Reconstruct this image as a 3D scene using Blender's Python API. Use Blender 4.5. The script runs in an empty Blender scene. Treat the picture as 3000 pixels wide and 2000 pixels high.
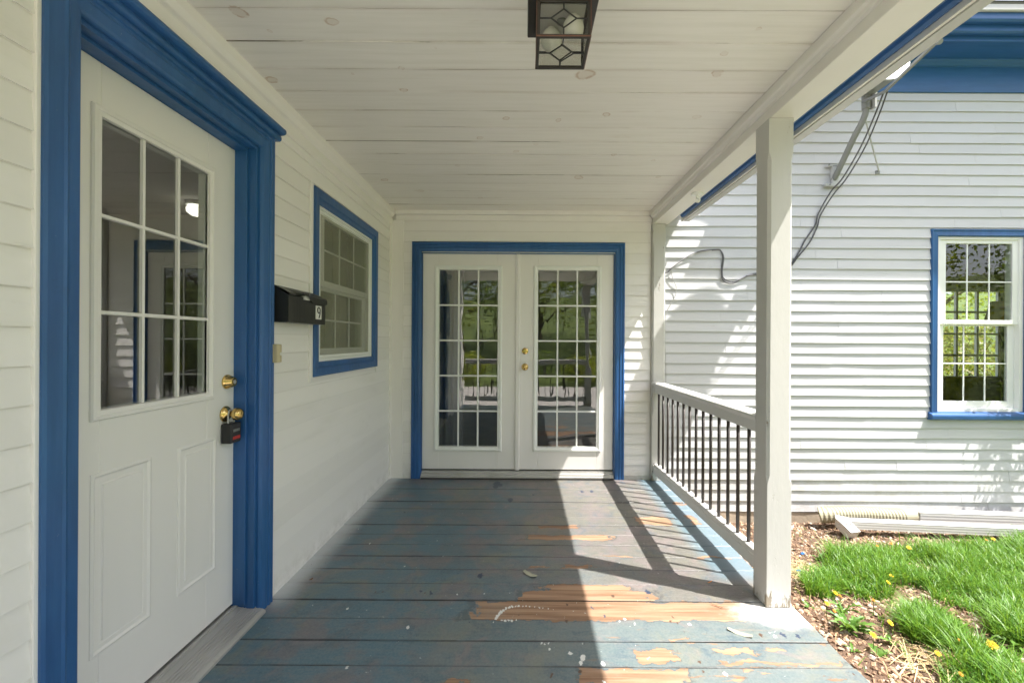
import bpy, bmesh, math, random
import numpy as np
from mathutils import Vector, Matrix, noise

random.seed(7); np.random.seed(7)
SC = bpy.context.scene
COL = SC.collection

# ---------------------------------------------------------------- camera
cam_data = bpy.data.cameras.new('camera')
cam = bpy.data.objects.new('camera', cam_data); COL.objects.link(cam)
cam_data.sensor_width = 36.0
cam_data.lens = 15.0
cam_data.shift_x = -37.0 / 3000
cam_data.shift_y = -2.6 / 3000
cam_data.clip_start = 0.02
cam_data.clip_end = 500
CAM_H = 1.29
cam.matrix_world = Matrix.Translation((0, 0, CAM_H)) @ Matrix.Rotation(math.radians(90), 4, 'X') @ Matrix.Rotation(0.0058, 4, 'Z')
SC.camera = cam

# ---------------------------------------------------------------- sky and sun
SUN = Vector((0.5, -0.2, 1.0)).normalized()
world = bpy.data.worlds.new('World'); SC.world = world
world.use_nodes = True
wn = world.node_tree.nodes; wl = world.node_tree.links
bg = wn['Background']
sky = wn.new('ShaderNodeTexSky'); sky.sky_type = 'NISHITA'
sky.sun_disc = False
sky.sun_elevation = math.asin(SUN.z)
sky.sun_rotation = math.atan2(SUN.x, SUN.y)
sky.air_density = 1.0; sky.dust_density = 3.5; sky.ozone_density = 0.6
hsv = wn.new('ShaderNodeHueSaturation'); hsv.inputs['Saturation'].default_value = 0.8
wl.new(sky.outputs[0], hsv.inputs['Color']); wl.new(hsv.outputs[0], bg.inputs['Color'])
bg.inputs['Strength'].default_value = 0.13
sun_data = bpy.data.lights.new('sun', 'SUN'); sun_data.energy = 4.4; sun_data.angle = math.radians(0.5)
sun_data.color = (1.0, 0.955, 0.89)
sun = bpy.data.objects.new('sun', sun_data); COL.objects.link(sun)
sun.rotation_euler = SUN.to_track_quat('Z', 'Y').to_euler(); sun.location = (6, -3, 12)
vs = SC.view_settings
vs.view_transform = 'Standard'; vs.look = 'None'; vs.gamma = 1.0; vs.exposure = 1.55; vs.use_curve_mapping = False
SC.cycles.max_bounces = 12; SC.cycles.diffuse_bounces = 8; SC.cycles.glossy_bounces = 5
SC.cycles.transparent_max_bounces = 24; SC.cycles.use_denoising = True
SC.cycles.sample_clamp_indirect = 6.0
SC.cycles.caustics_reflective = False; SC.cycles.caustics_refractive = False

# ---------------------------------------------------------------- node helpers
class NT:
    def __init__(s, name):
        s.m = bpy.data.materials.new(name); s.m.use_nodes = True
        s.t = s.m.node_tree; s.n = s.t.nodes; s.b = s.n['Principled BSDF']
        g = s.n.new('ShaderNodeNewGeometry'); s.P = g.outputs['Position']; s.N = g.outputs['Normal']
    def link(s, a, b): s.t.links.new(a, b)
    def put(s, sock, v):
        if isinstance(v, bpy.types.NodeSocket): s.link(v, sock)
        elif v is not None:
            if isinstance(v, (tuple, list)) and len(v) == 3 and sock.type == 'RGBA': v = (*v, 1)
            sock.default_value = v
    def m1(s, op, a, b=None, c=None, clamp=False):
        n = s.n.new('ShaderNodeMath'); n.operation = op; n.use_clamp = clamp
        s.put(n.inputs[0], a)
        if b is not None: s.put(n.inputs[1], b)
        if c is not None: s.put(n.inputs[2], c)
        return n.outputs[0]
    def v(s, op, a, b=None):
        n = s.n.new('ShaderNodeVectorMath'); n.operation = op
        s.put(n.inputs[0], a)
        if b is not None: s.put(n.inputs[1], b)
        return n.outputs['Value'] if op in ('LENGTH', 'DOT_PRODUCT', 'DISTANCE') else n.outputs['Vector']
    def noise(s, scale=5, detail=4, vec=None, stretch=None, rough=0.55, col=False, dist=0):
        vec = vec or s.P
        if stretch: vec = s.v('MULTIPLY', vec, stretch)
        n = s.n.new('ShaderNodeTexNoise'); n.inputs['Scale'].default_value = scale
        n.inputs['Detail'].default_value = detail; n.inputs['Roughness'].default_value = rough
        n.inputs['Distortion'].default_value = dist
        s.link(vec, n.inputs['Vector'])
        return n.outputs['Color'] if col else n.outputs[0]
    def voro(s, scale, vec=None, feature='F1', out='Distance', stretch=None):
        vec = vec or s.P
        if stretch: vec = s.v('MULTIPLY', vec, stretch)
        n = s.n.new('ShaderNodeTexVoronoi'); n.feature = feature; n.inputs['Scale'].default_value = scale
        s.link(vec, n.inputs['Vector']); return n.outputs[out]
    def ramp(s, x, lo, hi, a=0.0, b=1.0):
        n = s.n.new('ShaderNodeMapRange'); n.interpolation_type = 'SMOOTHSTEP'
        s.put(n.inputs[0], x); n.inputs[1].default_value = lo; n.inputs[2].default_value = hi
        n.inputs[3].default_value = a; n.inputs[4].default_value = b
        return n.outputs[0]
    def mix(s, f, a, b):
        n = s.n.new('ShaderNodeMix'); n.data_type = 'RGBA'
        s.put(n.inputs[0], f); s.put(n.inputs[6], a); s.put(n.inputs[7], b)
        return n.outputs[2]
    def sep(s, vec):
        n = s.n.new('ShaderNodeSeparateXYZ'); s.link(vec, n.inputs[0]); return n.outputs
    def attr(s, name):
        n = s.n.new('ShaderNodeAttribute'); n.attribute_name = name; return n.outputs['Fac']
    def objrnd(s):
        return s.n.new('ShaderNodeObjectInfo').outputs['Random']
    def bump(s, h, strength=0.3, dist=0.01):
        n = s.n.new('ShaderNodeBump'); n.inputs['Strength'].default_value = strength
        n.inputs['Distance'].default_value = dist; s.link(h, n.inputs['Height'])
        s.link(n.outputs[0], s.b.inputs['Normal']); return n
    def out(s, col=None, rough=None, metal=None, spec=None):
        if col is not None: s.put(s.b.inputs['Base Color'], col)
        if rough is not None: s.put(s.b.inputs['Roughness'], rough)
        if metal is not None: s.put(s.b.inputs['Metallic'], metal)
        if spec is not None: s.put(s.b.inputs['Specular IOR Level'], spec)
        return s.m

def scale_col(c, k): return tuple(min(1, q * k) for q in c)

def paint(name, col, rough=0.5, var=0.06, stretch=(1, 1, 1), bump=0.15, dirt=0.0, dirtcol=(.3, .25, .18), speck=0.0):
    s = NT(name)
    n = s.noise(3.0, 5, stretch=stretch)
    c = s.mix(s.ramp(n, .3, .7), scale_col(col, 1 - var), scale_col(col, 1 + var * .6))
    if dirt:
        d = s.noise(9, 8, rough=.7, stretch=stretch)
        c = s.mix(s.ramp(d, .58, .78, 0, dirt), c, dirtcol)
    if speck:
        d = s.voro(26); c = s.mix(s.ramp(d, .02, .06, speck, 0), c, dirtcol)
    h = s.noise(40, 6, stretch=stretch, rough=.6)
    s.bump(h, bump, .004)
    return s.out(c, rough)

M = {}
M['cream'] = paint('cream_painted_wood', (.855, .825, .80), .45, .03, (1, 1, .3), .12, .05)
M['trim'] = paint('white_painted_trim', (.80, .775, .74), .4, .03, (1, 1, .2), .12, .06)
M['doorwhite'] = paint('white_door_paint', (.83, .805, .785), .35, .02, (1, 1, .2), .05, .03, (.35, .3, .22))
M['vinyl'] = paint('white_vinyl', (.84, .85, .83), .28, .02, (1, 1, 1), .03, .03)
M['blue'] = paint('blue_gloss_paint', (.026, .098, .285), .33, .14, (1, 1, .15), .25, .10, (.06, .16, .33))
M['blueh'] = paint('blue_gloss_paint_boards', (.022, .11, .36), .4, .16, (.15, 1, 1), .25, .12, (.05, .15, .33))
def bluepaint(name, st):
    s = NT(name)
    a = s.noise(2.2, 5, stretch=st, rough=.6); b = s.noise(30, 6, stretch=(st[0] * 1, st[1], st[2] * .35) if st[2] < 1 else (.1, 1, 1), rough=.65)
    c = s.mix(s.ramp(a, .35, .65), (.020, .078, .215), (.030, .115, .33))
    c = s.mix(s.ramp(s.noise(1.1, 3), .45, .65, 0, .5), c, (.014, .105, .26))
    c = s.mix(s.ramp(b, .35, .7, 0, .35), c, (.045, .15, .37))
    c = s.mix(s.ramp(s.noise(110, 3), .73, .76, 0, .5), c, (.3, .34, .40))
    d = s.noise(6, 8, rough=.75); c = s.mix(s.ramp(d, .60, .75, 0, .35), c, (.02, .05, .10))
    s.bump(b, .35, .004)
    return s.out(c, .38)
M['blue'] = bluepaint('blue_gloss_paint', (1, 1, .25)); M['blueh'] = bluepaint('blue_gloss_paint_boards', (.25, 1, 1))
M['dark'] = paint('dark_bronze_metal', (.035, .03, .026), .38, .3, (1, 1, 1), .2, .35, (.10, .075, .05))
M['black'] = paint('black_enamel_metal', (.022, .022, .022), .32, .3, (1, 1, .3), .2, .3, (.12, .12, .11))
M['copper'] = paint('copper_edge_metal', (.17, .075, .05), .35, .3)
M['alum'] = paint('worn_aluminium', (.50, .49, .47), .38, .12, (1, 1, 1), .3, .5, (.22, .18, .13))
M['alum'].node_tree.nodes['Principled BSDF'].inputs['Metallic'].default_value = .35
M['gutter'] = paint('white_aluminium', (.50, .495, .48), .3, .03, (.2, .2, 1), .05, .06)
M['grey'] = paint('galvanised_grey', (.22, .23, .22), .4, .12, (1, 1, 1), .2, .3)
M['greywhite'] = paint('light_grey_dish_enamel', (.46, .47, .46), .4, .05)
M['cable'] = paint('grey_cable_jacket', (.10, .10, .11), .5, .3)
M['cablew'] = paint('pale_cable_jacket', (.45, .45, .44), .5, .1)
M['blackr'] = paint('black_rubber', (.02, .02, .022), .5, .2)
M['beige'] = paint('beige_plastic', (.55, .47, .30), .4, .06)
M['roomwall'] = paint('interior_wall_paint', (.62, .61, .57), .8, .05)
M['roombrown'] = paint('interior_brown_paint', (.26, .14, .085), .8, .2)
M['roomfloor'] = paint('interior_floor', (.09, .06, .045), .5, .3)
M['curtain'] = paint('curtain_cloth', (.17, .17, .18), .9, .1)
M['orange'] = paint('orange_lamp_shade', (.75, .28, .05), .7, .1)
M['concrete'] = paint('rough_foundation', (.42, .35, .27), .9, .2, (1, 1, 1), .9, .5, (.2, .15, .1))
M['bark'] = paint('tree_bark', (.10, .075, .05), .9, .4, (1, 1, .2), 1.0)
M['flex'] = paint('cream_flexible_pipe', (.37, .345, .25), .4, .05, (1, 1, 1), .1, .15)
M['number'] = paint('number_white', (.75, .74, .70), .4, .02)
M['red'] = paint('red_print', (.45, .03, .02), .4, .02)
M['bluechip'] = paint('blue_paint_chip', (.02, .13, .42), .4, .1)
M['terracotta'] = paint('brown_dead_leaf', (.20, .08, .03), .7, .3)
M['paperleaf'] = paint('dry_leaf', (.36, .36, .27), .7, .2)
M['yellow'] = paint('dandelion_yellow', (.80, .50, .01), .7, .15)
M['stem'] = paint('green_stem', (.10, .16, .04), .6, .2)

s = NT('polished_brass'); n = s.noise(30, 3)
M['brass'] = s.out(s.mix(n, (.62, .42, .14), (.80, .58, .24)), .18, 1.0)

def clap_mat(name, col, peel=.5, lap_shade=None):
    s = NT(name)
    r = s.objrnd()
    c = s.mix(r, scale_col(col, .95), scale_col(col, 1.03))
    w = s.noise(2.2, 6, stretch=(.6, .6, 5))
    c = s.mix(s.ramp(w, .52, .8, 0, .22), c, (.62, .60, .54))
    k = s.noise(16, 9, stretch=(.18, .18, 2.6), rough=.75)
    crack = s.ramp(k, .665, .70, 0, peel)
    c = s.mix(crack, c, (.36, .32, .26))
    g = s.noise(5, 8, stretch=(.5, .5, 1), rough=.75)
    c = s.mix(s.ramp(g, .56, .78, 0, .16 + .2 * peel), c, (.42, .39, .33))
    zz = s.sep(s.P)[2]
    if lap_shade:
        fr_ = s.m1('FRACT', s.m1('DIVIDE', s.m1('SUBTRACT', zz, lap_shade[0] - lap_shade[1] * 40), lap_shade[1]))
        c = s.mix(s.m1('MULTIPLY', s.ramp(fr_, .93, .985), s.ramp(s.noise(4, 6, rough=.7), .3, .7, .1, .38)), c, (.40, .37, .32))  # thin line below each overlap darkened in the colour, as lap shade
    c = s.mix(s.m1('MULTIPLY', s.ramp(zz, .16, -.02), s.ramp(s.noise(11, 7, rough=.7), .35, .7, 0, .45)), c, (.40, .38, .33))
    fl = s.noise(24, 7, stretch=(.3, .3, 1.6), rough=.7)
    h = s.m1('ADD', s.m1('MULTIPLY', fl, .8), s.m1('MULTIPLY', s.ramp(k, .60, .72), -.9))
    s.bump(h, .2 + .4 * peel, .003)
    return s.out(c, .5)
M['clap'] = clap_mat('weathered_white_clapboard', (.57, .575, .595), .75)
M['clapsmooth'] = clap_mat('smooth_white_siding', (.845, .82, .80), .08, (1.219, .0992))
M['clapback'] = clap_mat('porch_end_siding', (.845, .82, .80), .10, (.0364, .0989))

# glass: clear body that mirrors the surroundings at its surface
def glass(name, ior, wav, tint=(.92, .95, .93), scale=2.4, stretch=(3, 3, .6)):
    s = NT(name)
    for nd in list(s.n):
        if nd.type == 'BSDF_PRINCIPLED': s.n.remove(nd)
    tr = s.n.new('ShaderNodeBsdfTransparent'); tr.inputs[0].default_value = (*tint, 1)
    gl = s.n.new('ShaderNodeBsdfGlossy'); gl.inputs['Roughness'].default_value = 0.0
    fr = s.n.new('ShaderNodeFresnel'); fr.inputs[0].default_value = ior
    mx = s.n.new('ShaderNodeMixShader')
    if wav:
        b = s.n.new('ShaderNodeBump'); b.inputs['Strength'].default_value = wav; b.inputs['Distance'].default_value = .02
        s.link(s.noise(scale, 2, stretch=stretch), b.inputs['Height']); s.link(b.outputs[0], gl.inputs['Normal'])
    s.link(s.m1('MULTIPLY', fr.outputs[0], s.m1('SUBTRACT', 1.0, s.n['Geometry'].outputs['Backfacing'])), mx.inputs[0]); s.link(tr.outputs[0], mx.inputs[1]); s.link(gl.outputs[0], mx.inputs[2])
    s.link(mx.outputs[0], s.n['Material Output'].inputs['Surface'])
    return s.m
M['glassdoor'] = glass('door_glass', 3.0, 0)
M['glassfrench'] = glass('wavy_french_door_glass', 2.45, .05, scale=2.2, stretch=(3.2, 1, .8))
M['glasswin'] = glass('window_glass', 2.0, .008)
M['glasslamp'] = glass('lantern_glass', 1.35, .05, (.90, .90, .88), 30, (1, 1, 1))
s = NT('dusty_insect_screen')
tr = s.n.new('ShaderNodeBsdfTransparent'); mx = s.n.new('ShaderNodeMixShader'); mx.inputs[0].default_value = .28
s.out((.34, .34, .24), .8)
s.link(tr.outputs[0], mx.inputs[1]); s.link(s.b.outputs[0], mx.inputs[2]); s.link(mx.outputs[0], s.n['Material Output'].inputs['Surface'])
M['screen'] = s.m
s = NT('glowing_lamp_dome'); s.out((.8, .8, .75), .4)
s.b.inputs['Emission Color'].default_value = (1, .93, .8, 1); s.b.inputs['Emission Strength'].default_value = 1.0
M['glow'] = s.m
s = NT('frosted_white_bulb'); s.out((.85, .84, .80), .25); M['bulb'] = s.m
def foliage(name, a, b, trans=.35):
    s = NT(name); r = s.attr('rnd'); c = s.mix(r, a, b)
    s.out(c, .45)
    t = s.n.new('ShaderNodeBsdfTranslucent'); s.link(s.mix(.5, c, (.35, .5, .05)), t.inputs[0])
    mx = s.n.new('ShaderNodeMixShader'); mx.inputs[0].default_value = trans
    s.link(s.b.outputs[0], mx.inputs[1]); s.link(t.outputs[0], mx.inputs[2]); s.link(mx.outputs[0], s.n['Material Output'].inputs['Surface'])
    return s.m
M['leaf'] = foliage('leaf_green', (.06, .10, .025), (.17, .22, .06), .5)
M['leafy'] = foliage('leaf_yellow_green', (.16, .22, .03), (.50, .46, .04), .5)
M['leafbrown'] = foliage('leaf_olive_brown', (.10, .09, .03), (.34, .27, .06), .4)
M['grass'] = foliage('grass_blade', (.05, .17, .012), (.17, .33, .03))
M['weed'] = foliage('dandelion_leaf', (.07, .17, .02), (.15, .27, .05), .25)
s = NT('gravel_stone'); r = s.attr('rnd')
c = s.mix(s.ramp(r, 0, .5), (.13, .075, .045), (.34, .22, .14)); c = s.mix(s.ramp(r, .6, 1), c, (.50, .43, .36))
M['gravel'] = s.out(c, .85)
s = NT('dry_straw'); r = s.attr('rnd'); M['straw'] = s.out(s.mix(r, (.30, .20, .09), (.62, .48, .26)), .7)
s = NT('soil'); n = s.noise(14, 9, rough=.7); n2 = s.noise(1.2, 3)
c = s.mix(s.ramp(n, .3, .7), (.055, .035, .022), (.20, .13, .085)); s.bump(n, 1.0, .03)
M['soil'] = s.out(c, .95)
s = NT('lawn_ground'); n = s.noise(1.3, 8, rough=.65); n2 = s.noise(60, 4)
c = s.mix(s.ramp(n, .3, .7), (.035, .085, .012), (.085, .15, .025)); s.bump(n2, 1.0, .05)
M['lawn'] = s.out(c, .9)
s = NT('asphalt_shingle'); n = s.noise(220, 3); r = s.objrnd()
c = s.mix(n, (.10, .10, .10), (.34, .33, .32)); c = s.mix(s.m1('MULTIPLY', r, .5), c, (.12, .115, .11)); s.bump(n, .6, .004)
M['shingle'] = s.out(c, .95)

# ---- ceiling boards: thin white paint over pine, knots bleeding through
KNOTS = [(-1.0592,1.5695,0.0352,1), (-0.7436,1.6186,0.0231,0.8000), (-1.0096,1.6710,0.0085,0.5000), (-1.1826,1.9795,0.0283,0.9000), (-0.5543,1.8884,0.0154,0.5000), (-0.5892,2.0598,0.0168,0.9000), (-0.7857,1.9369,0.0079,0.6000), (0.2648,1.9303,0.0453,0.9000), (0.8602,1.9185,0.0274,0.9000), (0.8294,1.7819,0.0182,0.5000), (0.8981,1.6395,0.0117,0.6000), (-0.1014,2.3129,0.0212,0.7000), (-0.2718,2.5443,0.0208,0.6000), (0.1739,2.3327,0.0214,0.6000), (0.4311,2.2713,0.0232,0.8000), (0.3901,3.1382,0.0352,0.8000), (0.5690,2.7536,0.0197,0.6000), (0.9707,3.1211,0.0223,0.6000), (-1.0623,3.2116,0.0262,0.9000), (-0.8558,3.4517,0.0317,0.6000), (-0.3793,3.6123,0.0221,0.4000), (0.8468,2.8363,0.0174,0.5000), (-0.0625,2.7175,0.0166,0.5000), (-1.3600,2.6256,0.0241,0.3000), (-0.4719,2.9396,0.0210,0.4000), (0.0595,2.6077,0.0186,0.3000), (0.9171,2.2926,0.0211,0.3000), (-0.3747,1.7576,0.0090,0.4000)]
s = NT('white_washed_pine_ceiling')
px = s.sep(s.P)
nz = s.noise(14, 5, col=True)
Pd = s.v('ADD', s.P, s.v('MULTIPLY', s.v('SUBTRACT', nz, (.5, .5, .5)), (.06, .04, 0)))
c = s.mix(s.objrnd(), (.81, .78, .75), (.85, .82, .79))
gr = s.noise(6, 7, stretch=(.35, 6, 1), rough=.6)
c = s.mix(s.ramp(gr, .35, .75, 0, .35), c, (.66, .64, .58))
nz2 = s.noise(30, 4)
tot = None
for kx, ky, kr, kv in KNOTS:
    d = s.v('LENGTH', s.v('MULTIPLY', s.v('SUBTRACT', Pd, (kx, ky, 0)), (1 / kr, 1 / (kr * .95), 0)))
    f = s.m1('MULTIPLY', s.ramp(d, .55, 1.05, 1, 0), .22 * kv)
    ring = s.m1('MULTIPLY', s.m1('MULTIPLY', s.ramp(d, .58, .82), s.ramp(d, .84, 1.08, 1, 0)), s.m1('MULTIPLY', s.ramp(nz2, .36, .55), .60 * kv))
    f = s.m1('ADD', f, ring)
    tot = f if tot is None else s.m1('MAXIMUM', tot, f)
c = s.mix(tot, c, (.42, .25, .14))
cf = s.m1('FRACT', s.m1('DIVIDE', s.m1('SUBTRACT', s.m1('ADD', px[1], s.m1('MULTIPLY', s.m1('SUBTRACT', s.noise(1.3, 2), .5), .012)), 1.550 - .1722 * 30), .1722))
ce = s.m1('MINIMUM', cf, s.m1('SUBTRACT', 1.0, cf))
c = s.mix(s.m1('MULTIPLY', s.ramp(ce, .006, .017, .9, 0), s.ramp(s.noise(1.4, 5, stretch=(1, 4, 1), rough=.65), .48, .58)), c, (.16, .13, .10))
c = s.mix(s.m1('MULTIPLY', s.ramp(ce, .01, .10, .25, 0), s.ramp(s.noise(2.1, 5, rough=.6), .4, .6)), c, (.45, .38, .30))
fl = s.noise(3, 8, stretch=(.5, 2.5, 1), rough=.7); c = s.mix(s.ramp(fl, .60, .75, 0, .18), c, (.55, .42, .30))
s.bump(gr, .12, .004)
M['ceil'] = s.out(c, .42)

# ---- porch floor: worn blue-grey paint, bare pine patches, white drips
PATCH = [(0.4202,2.0435,0.6596,0.0724), (0.2958,2.1568,0.3404,0.0533), (0.3348,2.2189,0.2178,0.0443), (0.2934,2.8032,0.2792,0.0365), (0.2284,2.9614,0.1388,0.0245), (0.3103,2.4445,0.0836,0.0185), (0.0957,2.4347,0.0436,0.0110), (0.9390,3.0680,0.1278,0.0671), (1.2262,3.0875,0.0459,0.0827), (1.2423,3.3989,0.0312,0.0251), (0.5513,1.7568,0.0724,0.0383), (0.8769,1.7761,0.0692,0.0176), (1.0677,1.7892,0.0272,0.0079), (0.7109,1.8266,0.0292,0.0062), (0.4302,1.6405,0.2072,0.0450), (-0.2813,1.6105,0.0508,0.0201), (1.0445,1.7179,0.2542,0.0082), (0.6658,1.8535,0.0408,0.0064), (1.1441,2.5561,0.0921,0.0101), (0.5852,2.5598,0.0614,0.0081)]
DROPS = [(0.0789,1.8214,0.0058), (0.0932,1.8154,0.0046), (0.1095,1.8217,0.0047), (0.1118,1.7854,0.0057), (0.1952,1.7646,0.0090), (0.2453,1.7384,0.0122), (0.2335,1.7125,0.0088), (0.3217,1.7077,0.0098), (-0.8431,2.0526,0.0066), (-0.5161,1.9138,0.0098), (-0.6910,1.6822,0.0065), (0.3089,1.6170,0.0052), (0.4448,1.9665,0.0050), (0.7608,1.9456,0.0075), (1.1038,1.8721,0.0072), (-0.9743,2.7091,0.0052), (-0.6769,2.4372,0.0047), (-0.5572,2.7466,0.0035), (0.4730,1.9861,0.0051), (0.5109,1.9481,0.0050), (-0.1245,1.9881,0.0076), (-0.1207,2.0030,0.0090), (-0.1136,2.0181,0.0090), (-0.1048,2.0335,0.0091), (-0.0940,2.0465,0.0079), (-0.0815,2.0596,0.0079), (-0.0670,2.0677,0.0079), (-0.0522,2.0732,0.0066), (-0.0357,2.0760,0.0053), (-0.0208,2.0788,0.0053), (-0.0025,2.0790,0.0040), (0.0141,2.0791,0.0040), (0.0324,2.0766,0.0040), (0.0555,2.0715,0.0040), (0.0786,2.0664,0.0040), (0.0950,2.0639,0.0026), (0.1196,2.0615,0.0040), (0.1471,2.0539,0.0026), (0.2414,2.0444,0.0026), (0.2932,2.0294,0.0026), (-0.0982,1.9713,0.0063), (-0.0823,1.9691,0.0076), (-0.0667,1.9716,0.0063), (-0.0508,1.9693,0.0076), (-0.0320,1.9743,0.0051), (-0.1364,1.9543,0.0025), (0.2653,2.1059,0.0027), (-0.3342,2.1681,0.0042), (0.1574,2.2581,0.0029), (0.7864,1.6586,0.0085), (-0.1961,2.1753,0.0042)]
BDROPS = [(-0.2419,3.8479,0.0431), (-0.2121,3.8120,0.0305), (-0.2487,3.7668,0.0301), (-0.1086,3.4541,0.0276), (0.6389,2.1983,0.0141), (1.1420,1.8833,0.0090), (1.1488,1.8746,0.0090), (1.2060,1.8773,0.0090), (1.2036,1.8643,0.0075), (-0.2346,2.3460,0.0169), (-0.4718,2.1785,0.0087), (-0.5268,2.1898,0.0070), (-0.8924,3.1954,0.0102), (0.4982,3.6513,0.0175), (0.5815,3.6610,0.0205), (0.0791,3.5798,0.0115), (0.3817,2.0075,0.0064), (0.3356,2.0715,0.0083), (-0.2463,1.9580,0.0047)]
RUST = [(1.3355,1.9506,0.0078), (1.3321,1.9343,0.0077), (1.3318,1.9093,0.0092), (1.3545,1.8961,0.0091), (1.3417,1.8676,0.0090), (1.3415,1.8548,0.0089), (1.3320,1.8193,0.0116), (1.3156,1.7677,0.0099), (1.3418,1.7320,0.0166), (1.3374,1.7173,0.0137), (1.2856,1.6590,0.0080), (1.3287,1.6886,0.0081), (0.6807,1.9662,0.0110), (1.0475,1.8759,0.0135), (0.7140,1.8951,0.0045), (0.2005,1.9620,0.0126), (0.2248,1.6664,0.0107), (0.7048,1.6666,0.0093), (0.7133,1.7198,0.0083), (0.1102,1.6469,0.0119), (0.4536,2.1613,0.0138), (0.7013,2.0029,0.0080), (0.7056,1.9522,0.0094), (0.2133,2.0918,0.0100), (-0.0198,2.0089,0.0064), (-0.5007,2.1753,0.0070), (-0.7214,2.1849,0.0070), (-0.7563,2.1846,0.0070)]
s = NT('peeling_blue_grey_floor_paint')
ps = s.sep(s.P)
fine = s.noise(30, 8, rough=.7, col=True)
Pd = s.v('ADD', s.P, s.v('MULTIPLY', s.v('SUBTRACT', fine, (.5, .5, .5)), (.11, .035, 0)))
Pd = s.v('ADD', Pd, s.v('MULTIPLY', s.v('SUBTRACT', s.noise(9, 5, rough=.6, col=True), (.5, .5, .5)), (.30, .10, 0)))
n1 = s.noise(1.6, 4, dist=.6); n2 = s.noise(4.5, 5, rough=.65); n3 = s.noise(28, 7, stretch=(.25, 1.6, 1), rough=.7)
blue_ = (.075, .145, .185); grey_ = (.122, .118, .104); mauve = (.17, .135, .14)
side = s.m1('ADD', s.m1('MULTIPLY', ps[0], .55), s.m1('MULTIPLY', ps[1], .13))
tone = s.m1('ADD', side, s.m1('MULTIPLY', s.m1('SUBTRACT', n1, .5), 1.1))
c = s.mix(s.ramp(tone, .0, .62), blue_, grey_)
c = s.mix(s.ramp(n2, .46, .62, 0, .65), c, mauve)
nearmask = s.ramp(s.m1('ADD', ps[1], s.m1('MULTIPLY', n2, .16)), 2.00, 2.12, 1, 0)
nearmask = s.m1('MULTIPLY', nearmask, s.ramp(s.m1('ADD', ps[0], s.m1('MULTIPLY', n1, .5)), -.25, .0))
c = s.mix(s.m1('MULTIPLY', nearmask, .9), c, s.mix(n2, (.07, .125, .145), (.145, .17, .165)))
c = s.mix(s.ramp(n3, .42, .75, 0, .35), c, (.21, .205, .19))
n5 = s.noise(2.7, 7, rough=.7, dist=.8); c = s.mix(s.ramp(n5, .50, .66, 0, .55), c, (.19, .185, .13))
n6 = s.noise(7, 8, rough=.75, dist=.5); c = s.mix(s.ramp(n6, .50, .66, 0, .6), c, (.055, .09, .12))
n9 = s.noise(5.5, 7, rough=.7, dist=1.0); c = s.mix(s.ramp(n9, .52, .68, 0, .55), c, (.21, .165, .16))
n7 = s.noise(95, 4, rough=.7); c = s.mix(s.ramp(n7, .35, .65), scale_col((.5, .5, .5), 0) if False else c, s.mix(.14, c, (.34, .34, .32)))
n8 = s.noise(13, 8, stretch=(.22, 2.0, 1), rough=.75); c = s.mix(s.ramp(n8, .62, .70, 0, .55), c, (.055, .055, .055))
bd = s.m1('FRACT', s.m1('DIVIDE', s.m1('SUBTRACT', ps[1], 1.692 - 1.437 * 3), .1437))
ed = s.m1('MINIMUM', bd, s.m1('SUBTRACT', 1.0, bd))
edw = s.m1('ADD', ed, s.m1('MULTIPLY', s.m1('SUBTRACT', s.noise(22, 6, stretch=(.5, 1, 1), rough=.7), .5), .16))
c = s.mix(s.m1('MULTIPLY', s.ramp(edw, .005, .06, .6, 0), s.ramp(s.noise(1.7, 5), .35, .65)), c, (.06, .06, .06))
c = s.mix(s.m1('MULTIPLY', s.ramp(ed, .006, .022, .85, 0), s.ramp(s.noise(2.6, 6, rough=.7), .36, .6, .25, 1)), c, (.018, .016, .015))
edgeblue = s.ramp(ps[0], 1.02, 1.12, 0, .6)
c = s.mix(s.m1('MULTIPLY', edgeblue, s.ramp(ps[1], 2.25, 2.4)), c, (.12, .21, .27))
dk = s.noise(3.1, 6, rough=.7)
c = s.mix(s.ramp(dk, .60, .82, 0, .55), c, (.055, .05, .045))
# overspray of white along the house wall and round the post foot
ov = s.ramp(s.m1('ADD', ps[0], s.m1('MULTIPLY', n2, .10)), -1.20, -1.04, .85, 0)
c = s.mix(s.m1('MULTIPLY', ov, s.ramp(ps[1], 1.95, 2.2)), c, (.60, .62, .63))
c_paint = c
wn_ = s.noise(7, 7, stretch=(.25, 5, 1), rough=.6, dist=.4)
wood = s.mix(s.ramp(wn_, .3, .7), (.19, .105, .06), (.36, .235, .15))
wood = s.mix(s.ramp(s.noise(20, 6, stretch=(.12, 4, 1)), .56, .70, 0, .6), wood, (.16, .075, .035))
md = None
for cx, cy, rx, ry in PATCH:
    q = s.sep(s.v('ABSOLUTE', s.v('MULTIPLY', s.v('SUBTRACT', Pd, (cx, cy, 0)), (1 / rx, 1 / ry, 0))))
    qq = s.m1('MAXIMUM', q[0], q[1])
    md = qq if md is None else s.m1('MINIMUM', md, qq)
bare = s.ramp(md, .985, 1.01, 1, 0)
edge_ = s.m1('MULTIPLY', s.ramp(md, 1.0, 1.03), s.ramp(md, 1.04, 1.12, 1, 0))
sp = s.noise(9, 9, stretch=(.45, 2.4, 1), rough=.72)
spm = s.m1('MULTIPLY', s.ramp(sp, .585, .605), s.m1('MULTIPLY', s.ramp(ps[1], 1.95, 1.83), s.ramp(ps[0], .1, .5)))
spm2 = s.m1('MULTIPLY', s.ramp(sp, .675, .69), s.ramp(ps[0], -.3, .3))
bare = s.m1('MAXIMUM', bare, s.m1('MAXIMUM', spm, spm2))
wood = s.mix(s.ramp(s.noise(3.3, 6, rough=.7), .5, .72, 0, .45), wood, (.24, .21, .17))
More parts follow.
